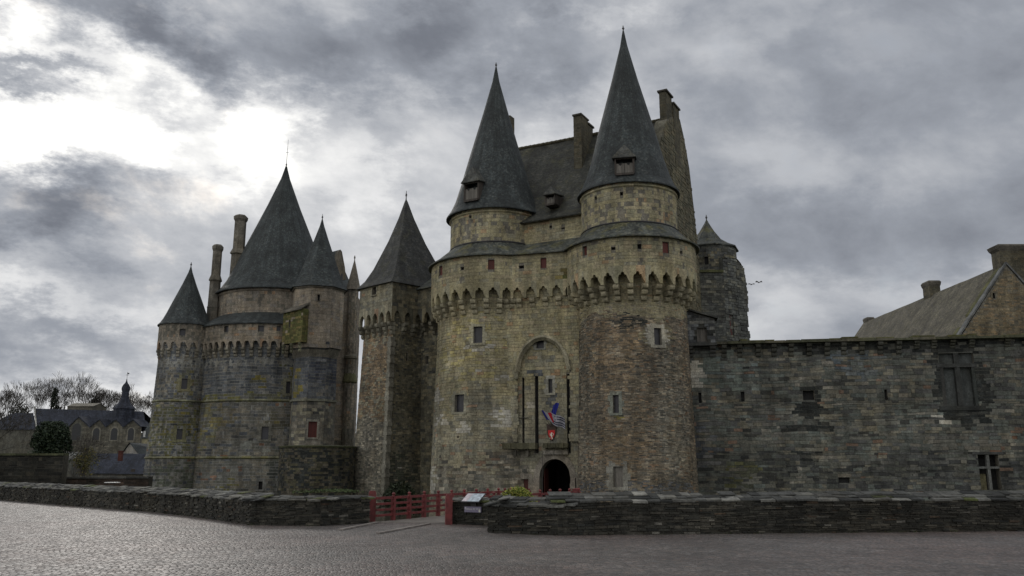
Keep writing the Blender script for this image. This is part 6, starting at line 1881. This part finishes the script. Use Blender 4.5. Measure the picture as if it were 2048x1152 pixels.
rn = random.Random(91); m = M()
for pts_ in (WL[1:], WL2, WRA, WRB[1:]):
    for A_, B_ in zip(pts_, pts_[1:]):
        L_ = sqrt((A_[0] - B_[0]) ** 2 + (A_[1] - B_[1]) ** 2)
        for k in range(int(L_ * 1.3)):
            f = rn.random(); c_ = Vector((A_[0] + (B_[0] - A_[0]) * f, A_[1] + (B_[1] - A_[1]) * f - .04, 0)); sz = rn.uniform(.02, .075)
            if rn.random() < .35: continue
            for q in range(14):
                d_ = Vector((rn.gauss(0, .6), -abs(rn.gauss(0, .5)), rn.uniform(.3, 1.2))); p = c_ + Vector((rn.gauss(0, .09), rn.uniform(-.05, .02), 0)); w_ = Vector((.012, 0, 0))
                m.poly([p - w_, p + w_, p + d_ * sz], jc(((.04, .05, .02), (.055, .05, .028), (.03, .04, .018))[q % 3], rn, .2))
tagm(m.build('weeds', LEAF), 'small weeds and moss tufts along the foot of the low walls', 'weeds', kind='stuff')
# hill
m = M(); NX, NY = 60, 24; g = []
for i in range(NX + 1):
    row = []
    for j in range(NY + 1):
        x = -420 + 700 * i / NX; y = 232 + 260 * j / NY
        f = min(1, j / NY * 3.2); f = f * f * (3 - 2 * f)
        row.append(Vector((x, y, -4.3 + (HZ + 4.5 + 3 * nz(x, y, .012)) * f * (1 if x < -30 else max(0, 1 - (x + 30) / 120)))))
    g.append(row)
for i in range(NX):
    for j in range(NY): m.poly([g[i][j], g[i + 1][j], g[i + 1][j + 1], g[i][j + 1]])
tagm(m.build('hill', mat_plain('winter_hillside', (.045, .045, .028), .95, .4, .1), smooth=True), kind='structure')
rn = random.Random(8); m = M()
for k in range(9000):
    px = rn.uniform(-300, 330); x = (px - 1024) / 1680 * 275 * .98; y = rn.uniform(262, 300); zb0 = -4.3 + (HZ + 4.5) * min(1, (y - 232) / 260 * 3.2) ** 1.5 + abs(rn.gauss(0, 1.0))
    p = Vector((x, y, zb0)); a = Vector((rn.gauss(0, 1), rn.gauss(0, 1), rn.gauss(0, 1))).normalized(); b_ = a.orthogonal().normalized(); s_ = rn.uniform(.4, 1.0)
    m.poly([p - a * s_, p - b_ * s_ * .5, p + a * s_, p + b_ * s_ * .5], jc(((.05, .05, .03), (.035, .04, .025), (.06, .05, .035))[k % 3], rn, .2))
tagm(m.build('undergrowth', LEAF), 'brownish undergrowth covering the hillside behind the church', 'undergrowth', kind='stuff')

# ================================================================== CHURCH
rg = random.Random(61)
YC = 220
GR = pal([(2, (.115, .108, .088)), (2, (.095, .09, .075)), (1, (.14, .13, .105))], .1)
t = thing('church', 'distant grey church with four pointed side gables, long slate roof and slated bell turret', 'church', (at(200, 930, YC).x, YC, 0))


def X(px, Y=YC, py=880): return at(px, py, Y).x


gx = [(122, 178, 153, 833), (178, 210, 196, 838), (210, 245, 229, 838), (245, 281, 263, 839)]
m = M(); rfm = M()
wins = [(143, 160, 848, 880), (185, 198, 857, 880), (221, 234, 857, 880), (255, 267, 857, 881)]
for gi, (x0, x1, xa, ya) in enumerate(gx):
    XL, XR, XA = X(x0), X(x1), X(xa); zv = at(100, 853, YC).z if gi else at(100, 870, YC).z; zvr = at(100, 854, YC).z; za_ = at(100, ya, YC).z
    zvl = zv if gi else at(100, 868, YC).z
    c = jc((.115, .108, .09), rg, .04)
    s_ = Pln((XL, YC), (XR, YC)); tf = lambda u: (zvl + (za_ - zvl) * u / (XA - XL)) if u < XA - XL else (zvr + (za_ - zvr) * (s_.len - u) / (XR - XA))
    m.poly([Vector((XL, YC, -4.2)), Vector((XR, YC, -4.2)), Vector((XR, YC, zvr)), Vector((XA, YC, za_)), Vector((XL, YC, zvl))], c)
    stones(m, s_, 0, s_.len, 0, za_, (.35, .5), (.6, 1.2), P_(GR), (), (.02, .05), .03, rg, topfn=tf, sides=False)
    dY = 7.5
    for (p, q) in (((XL, zvl), (XA, za_)), ((XA, za_), (XR, zvr))):
        rfm.poly([Vector((p[0], YC - .3, p[1] + .15)), Vector((q[0], YC - .3, q[1] + .15)), Vector((q[0], YC + dY, q[1] + .15)), Vector((p[0], YC + dY, p[1] + .15))], uv=[(0, 0), (4, 0), (4, 8), (0, 8)])
        rfm.poly([Vector((p[0], YC - .3, p[1] - .2)), Vector((q[0], YC - .3, q[1] - .2)), Vector((q[0], YC - .3, q[1] + .15)), Vector((p[0], YC - .3, p[1] + .15))], uv=[(0, 0), (4, 0), (4, .3), (0, .3)])
for (x0, x1) in ((0, 60), (60, 124)): pass
m.poly([Vector((X(-60), YC + 3, -4.2)), Vector((X(125), YC + 3, -4.2)), Vector((X(125), YC + 3, at(60, 857, YC).z)), Vector((X(-60), YC + 3, at(60, 857, YC).z))], (.10, .097, .082))
m.poly([Vector((X(281), YC, -4.2)), Vector((X(281), YC + 16, -4.2)), Vector((X(281), YC + 16, 10)), Vector((X(281), YC, 11))], (.1, .095, .08))
m.build('wall', MASON, t)
zri = at(100, 817, YC + 8).z; zri2 = at(230, 823, YC + 8).z; zev = at(60, 858, YC).z
rfm.poly([Vector((X(60), YC + 2.6, zev)), Vector((X(282), YC + 2.6, zev)), Vector((X(282, YC + 8), YC + 8, zri2)), Vector((X(62, YC + 8), YC + 8, zri))], uv=[(0, 0), (34, 0), (34, 9), (0, 9)])
rfm.poly([Vector((X(282), YC + 15, zev)), Vector((X(60), YC + 15, zev)), Vector((X(62, YC + 8), YC + 8, zri)), Vector((X(282, YC + 8), YC + 8, zri2))], uv=[(0, 0), (34, 0), (34, 9), (0, 9)])
zri3 = at(40, 826, YC + 8).z
rfm.poly([Vector((X(-60), YC + 2.6, zev)), Vector((X(60), YC + 2.6, zev)), Vector((X(60, YC + 8), YC + 8, zri3)), Vector((X(20, YC + 8), YC + 8, zri3))], uv=[(0, 0), (16, 0), (16, 6), (6, 6)])
rfm.build('roof', SLATE_BLUE, t)
m = M()
m.poly([Vector((X(58), YC + 2.4, zev + .3)), Vector((X(61), YC + 2.4, zev + .3)), Vector((X(63, YC + 8), YC + 7.9, zri + .6)), Vector((X(60, YC + 8), YC + 7.9, zri + .6))], (.3, .3, .28)); m.build('gable_coping', MASON, t)
for gi, (x0, x1, y0, y1) in enumerate(wins):
    XL, XR = X(x0), X(x1); z0, z1 = at(150, y1, YC).z, at(150, y0, YC).z; r = (XR - XL) / 2; xc = (XL + XR) / 2
    def archp(k_, o): return [Vector((xc - r * k_, YC + o, z0 - .3 * (k_ > 1))), Vector((xc + r * k_, YC + o, z0 - .3 * (k_ > 1)))] + [Vector((xc + r * k_ * cos(a * pi / 12), YC + o, z1 - r + r * k_ * 1.15 * sin(a * pi / 12))) for a in range(13)]
    m = M(); P_o = archp(1.4, -.10); m.poly(P_o, (.19, .18, .15) if gi else (.10, .1, .085))
    w_ = m.build('window_frame', MASON, t)
    m = M(); m.poly(archp(1.0, -.14)); m.build('window', CHG, t)
# bell turret
cx_, cy_2 = X(242, YC + 6), YC + 6
z_ = lambda py: at(242, py, YC + 6).z
sc = 1 / 1680 * (YC + 6)
m = M(); m.lathe(cx_, cy_2, [(2.6, z_(850)), (2.6, z_(817))], 8, pi / 8, 2 * pi + pi / 8); m.lathe(cx_, cy_2, [(.95, z_(805)), (.95, z_(783))], 8); m.lathe(cx_, cy_2, [(.95, z_(783)), (1.05, z_(782)), (1.05, z_(780)), (.9, z_(779))], 8)
m.build('bell_stage', SLATE_BLUE, t)
m = M(); m.lathe(cx_, cy_2, [(2.9, z_(818)), (2.7, z_(815)), (1.9, z_(809)), (1.35, z_(804)), (1.05, z_(797)), (.98, z_(794))], 8, pi / 8, 2 * pi + pi / 8); m.build('lantern_roof', SLATE_BLUE, t); m = M(); m.lathe(cx_, cy_2, [(1.0, z_(781)), (1.1, z_(778)), (1.02, z_(774)), (.7, z_(769)), (.35, z_(766)), (.16, z_(762)), (.1, z_(759))], 12)
m.build('dome', SLATE_BLUE, t)
m = M(); m.lathe(cx_, cy_2, [(0, z_(761)), (.2, z_(759.5)), (0, z_(758))], 8); m.tube((cx_, cy_2, z_(760)), (cx_, cy_2, z_(744)), .06, .04, 5); m.tube((cx_ - .4, cy_2, z_(750)), (cx_ + .4, cy_2, z_(750)), .05, .05, 5)
m.box((cx_ + .25, cy_2, z_(747)), (.5, .06, .35)); m.build('weather_vane', LEAD, t)

# ================================================================== TOWN HOUSES and far walls
def house(label, x0, x1, yeave, yridge, Y, depth, wallc, roofm, ybase=990, hipl=0, hipr=0, chim=(), name='house', wins=()):
    XL, XR = X(x0, Y, yeave), X(x1, Y, yeave); ze, zr_ = at(x0, yeave, Y).z, at((x0 + x1) / 2, yridge, Y + depth / 2).z
    t = thing(name, label, 'house', ((XL + XR) / 2, Y + depth / 2, -4.2), 'houses of the town below the castle')
    m = M(); prism(m, [(XL, Y), (XR, Y), (XR, Y + depth), (XL, Y + depth)], -4.2, ze, wallc)
    if not hipl: m.poly([Vector((XL, Y, ze)), Vector((XL, Y + depth, ze)), Vector((XL, Y + depth / 2, zr_))], wallc)
    if not hipr: m.poly([Vector((XR, Y, ze)), Vector((XR, Y + depth, ze)), Vector((XR, Y + depth / 2, zr_))], wallc)
    m.build('wall', MASON, t)
    r_ = M(); o = .3; ym = Y + depth / 2
    A, B, C_, D_ = Vector((XL - o, Y - o, ze - .1)), Vector((XR + o, Y - o, ze - .1)), Vector((XR + o - hipr, ym, zr_ + .1)), Vector((XL - o + hipl, ym, zr_ + .1)); E_, F_ = Vector((XR + o, Y + depth + o, ze - .1)), Vector((XL - o, Y + depth + o, ze - .1))
    W_ = XR - XL; L_ = sqrt((depth / 2) ** 2 + (zr_ - ze) ** 2)
    r_.poly([A, B, C_, D_], uv=[(0, 0), (W_, 0), (W_ - hipr, L_), (hipl, L_)]); r_.poly([E_, F_, D_, C_], uv=[(0, 0), (W_, 0), (W_, L_), (0, L_)])
    if hipr: r_.poly([B, E_, C_], uv=[(0, 0), (depth, 0), (depth / 2, L_)])
    if hipl: r_.poly([F_, A, D_], uv=[(0, 0), (depth, 0), (depth / 2, L_)])
    r_.build('roof', roofm, t)
    for (cx0, cy0, cy1, col) in chim:
        c = at(cx0, cy0, ym - depth * .2); zb0 = at(cx0, cy1, ym - depth * .2).z
        m = M(); m.box((c.x, c.y, (c.z + zb0) / 2), (.62, .6, c.z - zb0), col); m.box((c.x, c.y, c.z + .06), (.75, .75, .14), jc(col, rg)); m.build('chimney', MASON, t)
    for (wx0, wy0, wx1, wy1, mat_) in wins:
        m = M(); c = at((wx0 + wx1) / 2, (wy0 + wy1) / 2, Y); w_ = X(wx1, Y, wy0) - X(wx0, Y, wy0); hh_ = at(wx0, wy0, Y).z - at(wx0, wy1, Y).z
        m.box((c.x, Y - .03, c.z), (w_, .06, hh_)); m.build('window', mat_, t)
    return t


house('long low house with a dark slate roof and pale wall strip, below the church', 128, 236, 946, 908, 150, 9, (.12, .115, .105), SLATE_BLUE, wins=((150, 949, 158, 955, GLASS), (172, 949, 180, 955, GLASS)))
house('house with a brick chimney and dark hipped slate roof, right of the long low roof', 236, 297, 947, 909, 145, 10, (.12, .11, .09), SLATE_BLUE, hipr=2.5, chim=((242, 903, 922, (.10, .035, .028)),), wins=((262, 938, 270, 944, BROWNW),))
# white gable house behind
t = thing('house', 'small house whose white triangular gable rises behind the brick chimney', 'house', (X(262, 158), 158, -4.2), 'houses of the town below the castle')
Yg = 157; XL, XR, XA = X(246, Yg, 906), X(276, Yg, 906), X(260, Yg, 887); ze, za_ = at(250, 907, Yg).z, at(260, 887, Yg).z
m = M(); m.poly([Vector((XL, Yg, -4.2)), Vector((XR, Yg, -4.2)), Vector((XR, Yg, ze)), Vector((XA, Yg, za_)), Vector((XL, Yg, ze))], (.34, .33, .31)); m.poly([Vector((XR, Yg, -4.2)), Vector((XR, Yg + 12, -4.2)), Vector((XR, Yg + 12, ze)), Vector((XR, Yg, ze))], (.3, .3, .28))
m.poly([Vector((XL, Yg + 12, -4.2)), Vector((XR, Yg + 12, -4.2)), Vector((XR, Yg + 12, ze)), Vector((XA, Yg + 12, za_)), Vector((XL, Yg + 12, ze))], (.34, .33, .31)); m.build('wall', MASON, t)
m = M(); m.poly([Vector((XA, Yg - .3, za_ + .15)), Vector((XR + .3, Yg - .3, ze - .1)), Vector((XR + 3, Yg + 12, ze - .1)), Vector((XA + 1.8, Yg + 12, za_ + .1))], uv=[(0, 0), (3, 0), (3, 12), (0, 12)]); m.poly([Vector((XL - .3, Yg - .3, ze - .1)), Vector((XA, Yg - .3, za_ + .15)), Vector((XA + 1.8, Yg + 12, za_ + .1)), Vector((XL - .3, Yg + 12, ze - .1))], uv=[(0, 0), (3, 0), (3, 12), (0, 12)])
m.build('roof', SLATE, t)
house('town house with a cream wall and grey roof, partly hidden by the left turret', 284, 330, 876, 838, 190, 10, (.27, .245, .16), SLATE, chim=((300, 862, 880, (.2, .16, .09)),), wins=((287, 862, 291, 874, mat_plain('white_window', (.4, .4, .4), .4, .1)), (296, 884, 301, 896, GLASS)))
house('dark roofed house at the far left edge behind the church', -60, 40, 905, 846, 236, 12, (.11, .105, .09), SLATE_BLUE)
house('low house with pale roof edge behind the flat-topped wall', 115, 145, 918, 905, 138, 6, (.10, .10, .09), SLATE)
# building seen over the church roof
house('squat stone building on the hill above the church roof', 135, 185, 812, 807, 262, 9, (.10, .095, .08), SLATE_BROWN)
# flat-topped dark wall and lower garden wall
rg = random.Random(71)


def garden_wall(label, x0, x1, ytop, Y, pl_, copc, rh=(.25, .4)):
    s_ = Pln((X(x0, Y, ytop), Y), (X(x1, Y, ytop), Y)); zt_ = s_.pix((x0 + x1) / 2, ytop)[1]
    t = thing('garden_wall', label, 'wall', ((s_.A0.x + s_.B0.x) / 2, Y, 0))
    m = M(); sbox(m, s_, 0, s_.len, -4.2, zt_, -.8, 0, MORTD); stones(m, s_, 0, s_.len, -1.5, zt_, rh, (.3, .8), P_(pl_), (), (.0, .04), .02, rg); m.build('wall_face', MASON, t)
    m = M(); u = 0
    while u < s_.len: e = min(s_.len, u + rg.uniform(.7, 1.3)); sbox(m, s_, u, e - .015, zt_ + .003, zt_ + .16 + rg.uniform(0, .03), -.85, .12, jc(copc, rg, .15)); u = e
    m.build('coping', MASON, t)


garden_wall('high dark ivy-toned wall with a flat greenish top at the far left', -60, 128, 911, 72, pal([(2, (.018, .018, .015)), (1, (.03, .028, .022))], .3), (.06, .065, .035), (.15, .3))
garden_wall('lower reddish-brown wall between the flat-topped wall and the castle turret', 118, 298, 957, 76, pal([(2, (.045, .033, .027)), (1, (.065, .045, .035))], .2), (.07, .07, .065), (.12, .2))
